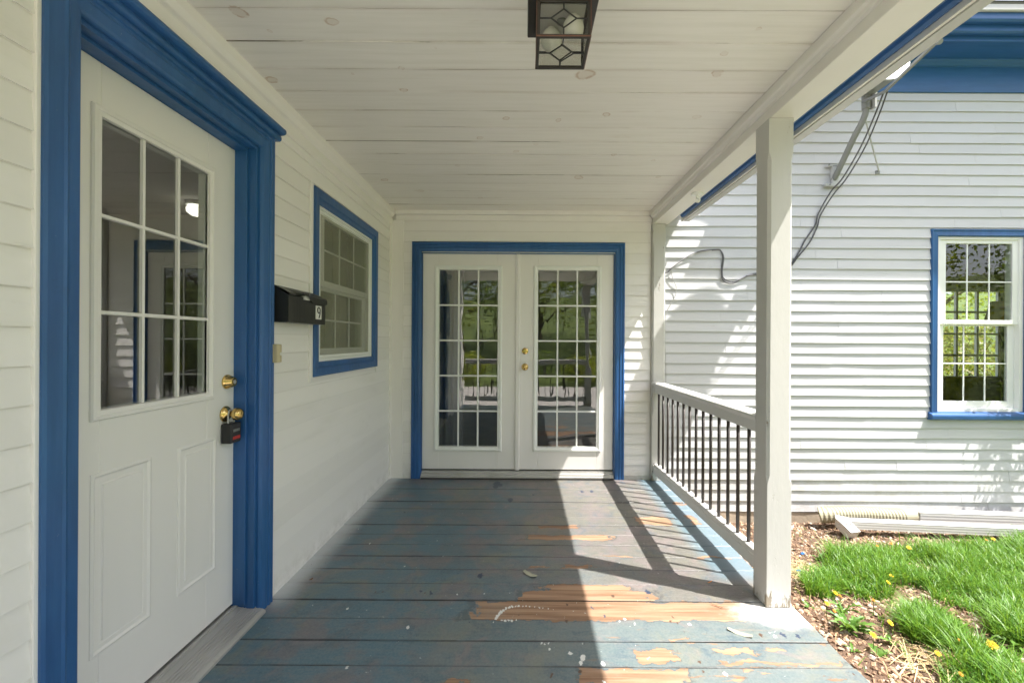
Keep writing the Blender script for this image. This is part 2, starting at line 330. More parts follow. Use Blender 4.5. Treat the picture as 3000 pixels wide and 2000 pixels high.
wood = s.mix(s.ramp(ed, .006, .022, .9, 0), wood, (.03, .018, .01))
c = s.mix(bare, s.mix(s.m1('MULTIPLY', edge_, .45), c_paint, (.04, .045, .05)), wood)
def drops(lst, c, colr, am=.02, lo=.9, hi=1.05, ysc=1.0):
    md = None
    PP = s.v('ADD', s.P, s.v('MULTIPLY', s.v('SUBTRACT', s.noise(45, 6, rough=.7, col=True), (.5, .5, .5)), (am, am, 0)))
    for cx, cy, r in lst:
        d = s.v('LENGTH', s.v('MULTIPLY', s.v('SUBTRACT', PP, (cx, cy, 0)), (1 / r, ysc / r, 0)))
        md = d if md is None else s.m1('MINIMUM', md, d)
    return s.mix(s.ramp(md, lo, hi, 1, 0), c, colr)
c = drops(DROPS, c, (.62, .63, .60), .03, .7, .95, ysc=.6)
c = drops(BDROPS, c, (.03, .045, .08), .055, .6, .95, ysc=.5)
c = drops(RUST, c, (.09, .05, .03), .035, .35, .7, ysc=.6)
Pw = s.v('ADD', s.P, s.v('MULTIPLY', s.v('SUBTRACT', s.noise(50, 4, col=True), (.5, .5, .5)), (.05, .05, 0)))
for sc_, th_, cc in ((13, .05, (.60, .60, .57)), (19, .045, (.58, .58, .55)), (24, .05, (.045, .04, .04)), (11, .04, (.10, .05, .03))):
    vs_ = s.voro(sc_, Pw); c = s.mix(s.ramp(vs_, th_ * .7, th_, .8, 0), c, cc)
pd = s.v('LENGTH', s.v('MULTIPLY', s.v('SUBTRACT', Pd, (1.24, 2.03, 0)), (5.0, 11.5, 0)))
c = s.mix(s.ramp(pd, .55, 1.5, .95, 0), c, (.62, .62, .60))
hh = s.m1('ADD', s.m1('MULTIPLY', bare, -.5), s.m1('ADD', s.m1('MULTIPLY', s.noise(55, 7, rough=.7), .5), s.m1('MULTIPLY', wn_, s.m1('MULTIPLY', bare, .3))))
s.bump(hh, .6, .005)
M['floor'] = s.out(c, s.mix(bare, (.42, .42, .42), (.62, .62, .62)))

# ---------------------------------------------------------------- geometry helpers
ORG = {}
def FI(u, d, z): return (u, d, z)
def FL(u, d, z): return (-1.26 + d, u, z)      # entrance wall: u along +Y, d out of the wall
def FB(u, d, z): return (u, 4.0 - d, z)        # clapboard wall: u along +X, d out of the wall

def tag(o, label=None, cat=None, group=None, kind=None):
    if label: o['label'] = label
    if cat: o['category'] = cat
    if group: o['group'] = group
    if kind: o['kind'] = kind
    return o

def empty(name, loc, label=None, cat=None, group=None, kind=None):
    o = bpy.data.objects.new(name, None); COL.objects.link(o); o.location = loc
    o.empty_display_size = .1; ORG[o.name] = Vector(loc)
    return tag(o, label, cat, group, kind)

class MB:
    def __init__(s, fr=FI): s.v = []; s.f = []; s.fr = fr
    def add(s, vs, fs, fr=None):
        fr = fr or s.fr; b = len(s.v)
        s.v += [fr(*p) for p in vs]; s.f += [tuple(b + i for i in f) for f in fs]; return s
    def box(s, u0, u1, d0, d1, z0, z1):
        return s.add([(u0, d0, z0), (u1, d0, z0), (u1, d1, z0), (u0, d1, z0), (u0, d0, z1), (u1, d0, z1), (u1, d1, z1), (u0, d1, z1)],
                     [(0, 3, 2, 1), (4, 5, 6, 7), (0, 1, 5, 4), (1, 2, 6, 5), (2, 3, 7, 6), (3, 0, 4, 7)])
    def loft(s, rings, cap=True, closed=True):
        b = []; n = len(rings[0]); vs = [p for r in rings for p in r]; fs = []
        for i in range(len(rings) - 1):
            for j in range(n if closed else n - 1):
                k = (j + 1) % n
                fs.append((i * n + j, i * n + k, (i + 1) * n + k, (i + 1) * n + j))
        if cap:
            fs.append(tuple(range(n))[::-1]); fs.append(tuple((len(rings) - 1) * n + j for j in range(n)))
        return s.add(vs, fs)
    def tube(s, pts, r, n=8, smooth=True, cap=True):
        pts = [Vector(p) for p in pts]
        if smooth and len(pts) > 2: pts = spline(pts)
        rs = r if isinstance(r, (list, tuple)) else [r] * len(pts)
        if len(rs) != len(pts):
            rs = [rs[0] + (rs[-1] - rs[0]) * i / (len(pts) - 1) for i in range(len(pts))]
        rings = []; up = None
        for i, p in enumerate(pts):
            t = (pts[min(i + 1, len(pts) - 1)] - pts[max(i - 1, 0)]).normalized()
            if up is None: up = t.orthogonal().normalized()
            up = (up - t * up.dot(t)).normalized(); w = t.cross(up)
            rings.append([tuple(p + (up * math.cos(a) + w * math.sin(a)) * rs[i]) for a in [2 * math.pi * k / n for k in range(n)]])
        return s.loft(rings, cap)
    def lathe(s, c, axis, prof, n=16):
        c = Vector(c); a = Vector(axis).normalized(); u = a.orthogonal().normalized(); w = a.cross(u)
        return s.loft([[tuple(c + a * h + (u * math.cos(t) + w * math.sin(t)) * max(r, 1e-5)) for t in [2 * math.pi * k / n for k in range(n)]] for r, h in prof])
    def build(s, name, mat, parent=None, smooth=False, bev=0, label=None, cat=None, group=None, kind=None, origin=None, seg=1):
        me = bpy.data.meshes.new(name)
        if parent is not None: og = ORG[parent.name]
        elif origin is not None: og = Vector(origin)
        else: og = Vector((0, 0, 0))
        me.from_pydata([tuple(Vector(p) - og) for p in s.v], [], s.f)
        bm = bmesh.new(); bm.from_mesh(me); bmesh.ops.recalc_face_normals(bm, faces=bm.faces); bm.to_mesh(me); bm.free()
        me.materials.append(M[mat] if isinstance(mat, str) else mat)
        if smooth: me.polygons.foreach_set('use_smooth', [True] * len(me.polygons))
        o = bpy.data.objects.new(name, me); COL.objects.link(o)
        if parent is not None: o.parent = parent
        else: o.location = og
        ORG[o.name] = og
        if bev:
            m = o.modifiers.new('bevel', 'BEVEL'); m.width = bev; m.segments = seg; m.limit_method = 'ANGLE'
        return tag(o, label, cat, group, kind)

def spline(pts, k=6):
    out = []
    for i in range(len(pts) - 1):
        p0 = pts[max(i - 1, 0)]; p1 = pts[i]; p2 = pts[i + 1]; p3 = pts[min(i + 2, len(pts) - 1)]
        for j in range(k):
            t = j / k
            out.append(.5 * ((2 * p1) + (p2 - p0) * t + (2 * p0 - 5 * p1 + 4 * p2 - p3) * t * t + (3 * p1 - p0 - 3 * p2 + p3) * t ** 3))
    out.append(pts[-1]); return out

def mitre(fr, parent, name, mat, u0, u1, z0, z1, prof, sides='LRT', bev=0, openb=True):
    """picture frame of mitred mouldings; prof = [(inset, depth)...] from the outer back edge to the inner back edge"""
    n = len(prof); objs = []
    ps = prof
    def strip(a, b):
        m = MB(fr); return m.loft([a, b], cap=True)
    zb = (lambda w: z0) if 'B' not in sides else (lambda w: z0 + w)
    zt = (lambda w: z1) if 'T' not in sides else (lambda w: z1 - w)
    if 'L' in sides: objs.append(strip([(u0 + w, d, zb(w)) for w, d in ps], [(u0 + w, d, zt(w)) for w, d in ps]))
    if 'R' in sides: objs.append(strip([(u1 - w, d, zb(w)) for w, d in ps], [(u1 - w, d, zt(w)) for w, d in ps]))
    lw = (lambda w: w) if 'L' in sides else (lambda w: 0)
    if 'T' in sides: objs.append(strip([(u0 + w, d, z1 - w) for w, d in ps], [(u1 - w, d, z1 - w) for w, d in ps]))
    if 'B' in sides: objs.append(strip([(u0 + w, d, z0 + w) for w, d in ps], [(u1 - w, d, z0 + w) for w, d in ps]))
    return [m.build(name, mat, parent, bev=bev) for m in objs]

def ring_box(m, u0, u1, z0, z1, d0, d1, holes):
    """slab u0..u1 x z0..z1 with rectangular holes side by side (non overlapping in u)"""
    holes = sorted(holes); cur = u0
    for a, b, c, e in holes:
        if a > cur: m.box(cur, a, d0, d1, z0, z1)
        if c > z0: m.box(a, b, d0, d1, z0, c)
        if e < z1: m.box(a, b, d0, d1, e, z1)
        cur = b
    if cur < u1: m.box(cur, u1, d0, d1, z0, z1)

def clapboard(fr, parent, mat, u0, u1, zb, exp, t, rough=1.0, name='clapboard', seed=0):
    L = u1 - u0; n = 1 if rough < .3 else max(1, min(5, int(L / .45)))
    m = MB(fr); rings = []
    for i in range(n + 1):
        u = u0 + L * i / n
        w = (noise.noise((u * 1.3, zb * 7, seed)) * .0035 + random.uniform(-.0012, .0012)) * rough
        q = random.uniform(-.0012, .0016) * rough
        tt = t + q
        rings.append([(u, 0, zb + w + .002), (u, tt, zb + w), (u, tt * .92, zb + w + .006), (u, .0004, zb + exp + .012), (u, 0, zb + exp + .012)])
    m.loft(rings)
    return m.build(name, mat, parent)

def leaves(name, mat, pts, size, parent=None, tagd={}, updir=None, aspect=.55, origin=(0, 0, 0)):
    """many small leaf quads (rhombs) at pts"""
    n = len(pts); pts = np.asarray(pts) - np.asarray(origin)
    a = np.random.normal(size=(n, 3)); a /= np.linalg.norm(a, axis=1)[:, None]
    b = np.random.normal(size=(n, 3)); b -= (a * b).sum(1)[:, None] * a; b /= np.linalg.norm(b, axis=1)[:, None]
    sz = size * np.random.uniform(.6, 1.3, (n, 1))
    v = np.empty((n, 4, 3)); v[:, 0] = pts - a * sz; v[:, 1] = pts + b * sz * aspect; v[:, 2] = pts + a * sz; v[:, 3] = pts - b * sz * aspect
    f = np.arange(n * 4).reshape(n, 4)
    return np_mesh(name, mat, v.reshape(-1, 3), f, np.repeat(np.random.rand(n), 4), parent, tagd, origin)

def np_mesh(name, mat, v, f, rnd, parent=None, tagd={}, origin=(0, 0, 0), smooth=False):
    me = bpy.data.meshes.new(name); me.from_pydata(v.tolist(), [], f.tolist())
    at = me.attributes.new('rnd', 'FLOAT', 'POINT'); at.data.foreach_set('value', rnd.astype(np.float32))
    me.materials.append(M[mat])
    if smooth: me.polygons.foreach_set('use_smooth', [True] * len(me.polygons))
    o = bpy.data.objects.new(name, me); COL.objects.link(o)
    if parent is not None: o.parent = parent
    else: o.location = origin
    ORG[o.name] = Vector(origin)
    tag(o, **tagd); return o

# ================================================================ GROUND
def zg(y): return -.22 - .072 * (min(max(y, 1.5), 4.2) - 1.5)
s = NT('yard_ground'); ps = s.sep(s.P)
n = s.noise(14, 9, rough=.7); n2 = s.noise(1.1, 4); n3 = s.noise(70, 5)
soil = s.mix(s.ramp(n, .3, .7), (.075, .045, .028), (.25, .16, .105))
soil = s.mix(s.ramp(s.voro(55), .1, .5), soil, (.16, .10, .065))
lawn = s.mix(s.ramp(s.noise(1.6, 8, rough=.65), .3, .7), (.06, .10, .02), (.14, .19, .04))
lawn = s.mix(s.ramp(s.noise(.5, 7, rough=.7), .45, .62), lawn, (.15, .20, .035))
lawn = s.mix(s.ramp(s.noise(2.5, 6, stretch=(1, .35, .35), rough=.7), .55, .62, 0, .7), lawn, (.05, .045, .03))
mk = s.m1('MAXIMUM', s.ramp(s.m1('ADD', ps[1], s.m1('MULTIPLY', n2, 1.0)), 1.3, .7), s.ramp(s.m1('ADD', ps[0], s.m1('MULTIPLY', n2, 1.5)), 5.5, 6.2))
c = s.mix(mk, soil, lawn)
s.bump(s.m1('ADD', n, n3), .9, .03)
M['ground'] = s.out(c, .95)
m = MB()
ys = [-120, -90, -60, -40, -30, -24, -18, -14, -11, -8, -4, 0, 1.5, 2.2, 3.0, 4.2, 10, 30, 60, 120]; xs = [-120, -80, -50, -30, -15, -5, 1.0, 6, 10, 14, 19, 25, 35, 50, 80, 120]
def hill(x, y):
    d = max(0, math.hypot(max(0, x - 3), min(0, y)) - 9.5); return zg(y) + min(8, .20 * d + .4 * min(1, d / 8) * math.sin(x * .25))
vs_ = [(x, y, hill(x, y)) for y in ys for x in xs]; fs_ = []
for j in range(len(ys) - 1):
    for i in range(len(xs) - 1):
        a = j * len(xs) + i; fs_.append((a, a + 1, a + 1 + len(xs), a + len(xs)))
m.add(vs_, fs_); m.build('ground', 'ground', kind='structure')

s = NT('pale_bounce_gravel'); n = s.noise(50, 6, rough=.7); s.bump(n, .8, .01)
M['bounce_gravel'] = s.out(s.mix(s.ramp(n, .3, .7), (.36, .33, .30), (.60, .57, .53)), .9)
m = MB(); m.loft([[(-6, -5.6, z), (3, -6.0, z), (12, -5.0, z), (12, -1.6, z), (3.0, -1.0, z), (1.5, -1.2, z), (-1.2, -1.2, z), (-6, -1.2, z)] for z in (-.24, -.214)])
m.build('bounce_gravel_sheet', 'bounce_gravel', kind='structure')  # gravel sheet added behind the camera, made pale to bounce sun under the porch

# ================================================================ PORCH FLOOR
s = NT('dark_framing'); M['framing'] = s.out((.05, .045, .04), .9)
m = MB(); m.box(-1.26, 1.29, -.52, 3.99, -.34, -.040)
floor = m.build('porch_floor', 'framing', kind='structure')
for k in range(-15, 17):
    y0 = 1.692 + .1437 * k; y1 = min(y0 + .1437 - random.uniform(.0022, .0042), 3.999)
    if y1 - y0 < .02: continue
    m = MB(); n = 8; e = 1.315 + random.uniform(-.006, .006); rings = []
    dz = random.uniform(-.0018, .0018); wob = random.uniform(0, 99)
    for i in range(n + 1):
        x = -1.257 + (e + 1.257) * i / n
        a = .0016 * noise.noise((x * 2, wob, 0)); b = .0016 * noise.noise((x * 2, wob, 9)); z = dz + .002 * noise.noise((x, wob, 4))
        rings.append([(x, y0 + a, -.032), (x, y0 + a, z - .003), (x, y0 + .003 + a, z), (x, y1 - .003 + b, z), (x, y1 + b, z - .003), (x, y1 + b, -.032)])
    m.loft(rings); m.build('floorboard', 'floor', floor)
m = MB(); m.box(1.29, 1.306, -.52, 3.98, -.20, -.034); m.build('rim_board', 'concrete', floor)

# ================================================================ PORCH CEILING
m = MB(); m.box(-1.26, 1.19, -.5, 3.999, 2.512, 2.545)
ceil = m.build('porch_ceiling', 'framing', kind='structure')
for k in range(-12, 15):
    y0 = 1.550 + .1722 * k; y1 = min(y0 + .1722, 3.998)
    m = MB(); n = 10; rings = []; wob = random.uniform(0, 99); dz = random.uniform(-.0016, .0016); wide = {0: .010, 1: .004, 2: .010, 3: .003, 4: .0035, 5: .009, 6: .0015, 7: .010, 8: .0045, 9: .006, 10: .010}.get(k, .003)
    for i in range(n + 1):
        x = -1.259 + (1.189 + 1.259) * i / n
        a = wide * max(0, noise.noise((x * 1.7, wob, 0)) + .25) + (.0030 if wide > .008 else .0008)
        z = 2.493 + dz + .0015 * noise.noise((x, wob, 5))
        rings.append([(x, y0 + a, 2.511), (x, y0 + a, z + .0006), (x, y0 + a + .0006, z), (x, y1 - .001, z), (x, y1 - .0004, z + .0006), (x, y1 - .0004, 2.511)])
    m.loft(rings); m.build('ceiling_board', 'ceil', ceil)
# crown strips at the walls
m = MB(); m.loft([[(-1.26, y, 2.36), (-1.243, y, 2.36), (-1.243, y, 2.425), (-1.225, y, 2.432), (-1.212, y, 2.455), (-1.210, y, 2.4935), (-1.26, y, 2.4935)] for y in (-.5, 3.96)])
m.build('ceiling_moulding', 'cream', ceil, bev=.002)
m = MB(); m.box(-1.205, 1.155, 3.945, 3.975, 2.455, 2.492); m.box(-1.205, 1.18, 3.975, 3.99, 2.405, 2.455)
m.build('ceiling_moulding', 'cream', ceil, bev=.002)
m = MB(); m.loft([[(1.190, y, 2.43), (1.172, y, 2.43), (1.166, y, 2.445), (1.155, y, 2.452), (1.155, y, 2.492), (1.190, y, 2.492)] for y in (-.5, 3.95)])
m.build('ceiling_moulding', 'trim', ceil, bev=.001)

# ================================================================ WINDOW AND DOOR BUILDERS
def fit_window(fr, wall, co, ci, glU, glL, zm, cmat, prof, sides, dU, dL, gmat, cols, rows, back=-.12):
    """co/ci casing outer/inner (u0,u1,z0,z1); glU/glL glass rectangles of upper and lower sash"""
    u0, u1, z0, z1 = ci
    m = MB(fr)
    f = .014
    for a, b, c_, d_ in ((u0, u0 + f, z0, z1), (u1 - f, u1, z0, z1), (u0 + f, u1 - f, z0, z0 + .018), (u0 + f, u1 - f, z1 - f, z1)):
        m.box(a, b, back, -.001, c_, d_)
    win = m.build('window', 'vinyl', wall, bev=.0015)
    mitre(fr, win, 'casing', cmat, *co, prof, sides, bev=.001)
    for g, d, za, zb in ((glU, dU, zm - .012, z1 - f), (glL, dL, z0 + .018, zm + .022)):
        m = MB(fr); a0, a1 = u0 + f, u1 - f
        d1 = d; d0 = d - .028
        m.box(a0, g[0], d0, d1, za, zb); m.box(g[1], a1, d0, d1, za, zb)
        m.box(g[0], g[1], d0, d1, za, g[2]); m.box(g[0], g[1], d0, d1, g[3], zb)
        sash = m.build('sash', 'vinyl', win, bev=.002)
        gd = d - .012; w = .006
        us = [g[0] + (g[1] - g[0]) * i / cols for i in range(cols + 1)]; zs = [g[2] + (g[3] - g[2]) * i / rows for i in range(rows + 1)]
        for u in us[1:-1]:
            m = MB(fr); m.box(u - w, u + w, gd - .004, gd + .004, g[2], g[3]); m.build('muntin', 'vinyl', win, bev=.001)
        for z in zs[1:-1]:
            m = MB(fr); m.box(g[0], g[1], gd - .0036, gd + .0045, z - w, z + w); m.build('muntin', 'vinyl', win, bev=.001)
        for i in range(cols):
            for j in range(rows):
                m = MB(fr); e = w - .001
                m.box(us[i] + (e if i else 0), us[i + 1] - (e if i < cols - 1 else 0), gd - .002, gd + .001, zs[j] + (e if j else 0), zs[j + 1] - (e if j < rows - 1 else 0))
                m.build('pane', gmat, win)
    return win

def lite(fr, par, g, d, cols, rows, gmat, fmat, w=.0075, fw=.025):
    """glazed opening in a door: raised frame, muntins and panes"""
    u0, u1, z0, z1 = g
    mitre(fr, par, 'lite_frame', fmat, u0 - fw, u1 + fw, z0 - fw, z1 + fw,
          [(0, d), (0, d + .006), (.004, d + .011), (fw * .45, d + .012), (fw * .55, d + .008), (fw - .003, d + .006), (fw, d - .004), (fw, d - .012)], 'LRTB')
    gd = d - .008
    us = [u0 + (u1 - u0) * i / cols for i in range(cols + 1)]; zs = [z0 + (z1 - z0) * i / rows for i in range(rows + 1)]
    for u in us[1:-1]:
        m = MB(fr); m.loft([[(u - w, gd, z), (u - w * .7, gd + .009, z), (u + w * .7, gd + .009, z), (u + w, gd, z), (u, gd - .006, z)] for z in (z0, z1)]); m.build('muntin', fmat, par)
    for z in zs[1:-1]:
        m = MB(fr); m.loft([[(u, gd + .0005, z - w), (u, gd + .0096, z - w * .7), (u, gd + .0096, z + w * .7), (u, gd + .0005, z + w), (u, gd - .006, z)] for u in (u0, u1)]); m.build('muntin', fmat, par)
    for i in range(cols):
        for j in range(rows):
            m = MB(fr); e = w - .002
            m.box(us[i] + (e if i else 0), us[i + 1] - (e if i < cols - 1 else 0), gd - .003, gd, zs[j] + (e if j else 0), zs[j + 1] - (e if j < rows - 1 else 0))
            m.build('pane', gmat, par)

def panel(fr, par, g, d, mat):
    u0, u1, z0, z1 = g
    mitre(fr, par, 'panel_moulding', mat, u0, u1, z0, z1, [(0, d - .001), (0, d + .003), (.008, d + .006), (.016, d + .001), (.030, d + .0012), (.036, d - .003)], 'LRTB')
    m = MB(fr)
    m.loft([[(u0 + .036, d - .002, z0 + .036), (u1 - .036, d - .002, z0 + .036), (u1 - .036, d - .002, z1 - .036), (u0 + .036, d - .002, z1 - .036)],
            [(u0 + .040, d + .0045, z0 + .040), (u1 - .040, d + .0045, z0 + .040), (u1 - .040, d + .0045, z1 - .040), (u0 + .040, d + .0045, z1 - .040)]])
    m.build('door_panel', mat, par)

CAS = [(0, 0), (0, .020), (.006, .026), (.012, .026), (.016, .021), (.022, .021), (.026, .027), (.034, .027), (.038, .021), (.046, .021), (.052, .024), (.084, .020), (.092, .016), (.097, .010), (.097, 0)]

# ================================================================ ENTRANCE WALL (left)
EW = empty('house_wall', (-1.26, 1.6, 0), 'white sided house wall on the left with panelled entry door, mailbox and small window', 'wall')
DU0, DU1, DZ1 = 1.190, 2.015, 2.197           # rough door opening
WC = (2.5123, 3.5957, 1.0677, 2.1962)
WI = (2.6134, 3.5103, WC[2] + .088, WC[3] - .085)
m = MB(FL); ring_box(m, -.62, 4.0, -.5, 4.8, -.14, -.001, [(DU0, DU1, -.3, DZ1), (WI[0], WI[1], WI[2], WI[3])])
m.build('sheathing', 'cream', EW)
def in_open(u, z, ops):
    return any(a <= u <= b and c_ <= z <= d_ for a, b, c_, d_ in ops)
ops = [(1.086, 2.110, -.5, 2.335), (WC[0] - .035, WC[1] + .004, WC[2] - .004, WC[3] + .004)]
lv = [1.219 + .0992 * k for k in range(-13, 13)]
for z in lv:
    zc = z + .05
    cuts = [(a, b) for a, b, c_, d_ in ops if c_ <= zc <= d_]
    cur = -.62; segs = []
    for a, b in sorted(cuts): segs.append((cur, a)); cur = b
    segs.append((cur, 3.955))
    for a, b in segs:
        if z + .1 < 0: continue
        parts = [(a, b)] if b - a < 3.3 or a > 0 else [(a, a + 1.9), (a + 1.902, b)]
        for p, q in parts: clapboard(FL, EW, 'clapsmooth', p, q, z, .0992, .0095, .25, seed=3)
m = MB(FL); m.box(1.086, 1.112, .0, .013, -.02, 2.34); m.box(3.955, 3.999, .0, .020, 0, 2.42); m.build('trim_board', 'cream', EW, bev=.0015)
m = MB(FL); m.box(WC[0] - .034, WC[0] - .001, 0, .014, WC[2] - .03, WC[3] + .012); m.build('trim_board', 'cream', EW, bev=.0015)

# door frame: jambs, casings, stepped head, threshold
m = MB(FL)
for a, b in ((DU0, DU0 + .018), (DU1 - .018, DU1)): m.box(a, b, -.135, .0, .03, DZ1 - .018)
m.box(DU0, DU1, -.135, 0, DZ1 - .018, DZ1)
for a, b in ((DU0 + .018, DU0 + .030), (DU1 - .030, DU1 - .018)): m.box(a, b, -.135, -.036, .05, DZ1 - .030)
m.box(DU0 + .018, DU1 - .018, -.135, -.036, DZ1 - .030, DZ1 - .018)
df = m.build('door_frame', 'blue', EW, bev=.0015)
CASL = [(0, 0), (0, .020), (.008, .024), (.045, .0245), (.052, .0275), (.060, .0245), (.088, .022), (.097, .014), (.097, 0)]
mitre(FL, df, 'casing', 'blue', DU0 - .097 + .004, DU1 + .097 - .004, 0.0, DZ1 + .093, CAS, 'RT')
m = MB(FL); m.loft([[(DU0 - .093 + w, d, 0.0) for w, d in CASL], [(DU0 - .093 + w, d, DZ1 + .093 - w) for w, d in CASL]]); m.build('casing', 'blue', df)
m = MB(FL)
prof = [(0, 2.275), (.030, 2.275), (.038, 2.280), (.040, 2.290), (.038, 2.300), (.034, 2.304), (.052, 2.306), (.062, 2.312), (.064, 2.324), (.060, 2.334), (.048, 2.338), (0, 2.338)]
m.loft([[(u, d, z) for d, z in prof] for u in (DU0 - .120, DU1 + .120)])
m.build('head_cap', 'blue', df, bev=.0015)
m = MB(FL)
m.box(DU1 - .044, DU1 - .030, -.115, -.093, .06, DZ1 - .031); m.box(DU0 + .030, DU0 + .044, -.115, -.093, .06, DZ1 - .031)
m.build('weather_strip', 'doorwhite', df)
m = MB(FL); m.loft([[(u, -.135, 0.001), (u, .045, 0.001), (u, .045, .012), (u, .032, .020), (u, -.060, .036), (u, -.075, .040), (u, -.135, .044)] for u in (DU0 + .002, DU1 - .001)])
th = m.build('threshold', 'alum', df)
m = MB(FL)
for i in range(7):
    d = -.052 + i * .0125; z = .0345 - i * .0023
    m.box(DU0 + .02, DU1 - .02, d, d + .005, z, z + .003)
m.box(DU0 + .02, DU1 - .02, -.088, -.074, .041, .052)
m.build('threshold_rib', 'alum', df)
# slab
SD = -.092
GD = (1.3585, 1.8185, 1.0628, 1.9910)
m = MB(FL); ring_box(m, DU0 + .020, DU1 - .034, .060, DZ1 - .031, SD - .044, SD, [(GD[0], GD[1], GD[2], GD[3])])
door = m.build('entry_door', 'doorwhite', EW, bev=.002, label='white nine-lite panelled entry door with two brass locks')
lite(FL, door, GD, SD, 3, 3, 'glassdoor', 'doorwhite', .0075, .034)
for a, b, c_, d_ in ((265, 442, 1344, 1815), (518, 631, 1287, 1670)):
    pass
panel(FL, door, (1.3286, 1.5468, .285, .862), SD, 'doorwhite')
panel(FL, door, (1.6649, 1.8704, .285, .862), SD, 'doorwhite')
kn = (1.9298, 0.9508)
db = (1.9374, 1.0952)
X0 = -1.26 + SD
m = MB(); m.lathe((X0, db[0], db[1]), (1, 0, 0), [(.033, 0), (.033, .006), (.030, .012), (.021, .034), (.019, .036), (0, .036)], 24)
m.build('deadbolt', 'brass', door, smooth=False, bev=.001)
m = MB(); m.lathe((X0 + .036, db[0], db[1]), (1, 0, 0), [(.009, 0), (.009, .002), (0, .002)], 16); m.build('keyhole', 'alum', door)
m = MB(); m.lathe((X0, kn[0], kn[1]), (1, 0, 0), [(.036, 0), (.035, .005), (.028, .011), (.014, .016), (.0125, .030), (.013, .034), (.020, .038), (.027, .045), (.0285, .054), (.027, .064), (.021, .072), (.013, .075), (0, .0755)], 32)
m.build('door_knob', 'brass', door, smooth=True)
m = MB(FL); m.box(DU1 - .0335, DU1 - .0305, SD - .04, SD - .004, db[1] - .032, db[1] + .032); m.box(DU1 - .0335, DU1 - .0305, SD - .04, SD - .004, kn[1] - .03, kn[1] + .03); m.build('latch_plate', 'brass', door)

# window in the entrance wall
gU = (2.7253, 3.4627, 1.665, WI[3] - .050)
gL = (gU[0] + .01, gU[1] - .03, WI[2] + .075, 1.605)
win = fit_window(FL, EW, WC, WI, gU, gL, 1.635, 'blue', [(0, 0), (0, .022), (.010, .024), (.050, .022), (.056, .012), (.082, .010), (.086, .004), (.086, 0)], 'LRTB', -.022, -.048, 'glasswin', 3, 2)
m = MB(FL); m.box(WI[0] + .03, WI[1] - .03, -.018, -.0165, WI[2] + .03, WI[3] - .04); m.build('insect_screen', 'screen', win)
mitre(FL, win, 'screen_frame', 'vinyl', WI[0] + .016, WI[1] - .016, WI[2] + .02, WI[3] - .016, [(0, -.020), (0, -.010), (.016, -.010), (.016, -.020)], 'LRTB')

# ================================================================ CLAPBOARD WALL (back and right)
CW = empty('house_wall', (1.3, 4.0, -.3), 'weathered white clapboard wall at the end of the porch with french doors and a tall window', 'wall')
FO = (-1.0561, 0.9339, 0.0, 2.2076)
FIo = (-0.9686, 0.8426, 0.0, 2.1098)
RW = (3.7931, 0, 0.6471, 2.3537)
RI = (3.8807, 4.6550, 0.6598, 2.2758)
RW = (RW[0], RI[1] + (RI[0] - RW[0]), RW[2], RW[3])
m = MB(FB); ring_box(m, -1.40, 10, -.30, 4.05, -.14, -.001, [(FIo[0], FIo[1], -.2, FIo[3]), (RI[0], RI[1], RI[2], RI[3])])
m.build('sheathing', 'trim', CW)
ZF = .0364
for k in range(0, 26):                                   # under the porch roof
    z = ZF + .0989 * k; zc = z + .05
    if z < .01: z = .01
    segs = [(-1.135, FO[0] + .003), (FO[1] - .003, 1.175)] if zc < FO[3] else [(-1.135, 1.175)]
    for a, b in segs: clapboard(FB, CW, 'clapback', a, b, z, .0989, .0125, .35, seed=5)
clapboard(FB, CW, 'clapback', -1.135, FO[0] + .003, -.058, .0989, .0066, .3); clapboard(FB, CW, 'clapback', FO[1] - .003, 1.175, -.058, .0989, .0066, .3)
m = MB(FB); m.box(-1.242, -1.135, 0, .020, 0, 2.405); m.build('corner_board', 'cream', CW, bev=.002)
JR = {}
for k in range(-4, 37):                                  # open wall to the right of the post
    z = .103 + .0985 * k; zc = z + .05
    segs = [(1.306, 10.0)]
    if RW[2] - .03 < zc < RW[3]: segs = [(1.306, RW[0] + .003), (RW[1] - .003, 10.0)]
    for a, b in segs:
        cur = a
        while cur < b - .01:
            nx = cur + random.choice([.55, .9, 1.25, 1.5, 1.9, 2.3]) * random.uniform(.85, 1.15)
            if b - nx < .45: nx = b
            clapboard(FB, CW, 'clap', cur, nx - .0012, z,      .0985, .0142 + random.uniform(-.0006, .0009), 1.3, seed=k)
            cur = nx
m = MB(FB)
rings = []
for i in range(60):
    u = 1.32 + i * .15
    rings.append([(u, -.10, -.55), (u, .012 + .014 * noise.noise((u * 3, 0, 0)), -.55), (u, .012 + .016 * noise.noise((u * 3, 5, 0)), -.42), (u, .006 + .012 * noise.noise((u * 3, 9, 0)), -.300 + .008 * noise.noise((u * 4, 2, 2))), (u, -.10, -.300)])
m.loft(rings); m.build('foundation', 'concrete', CW)

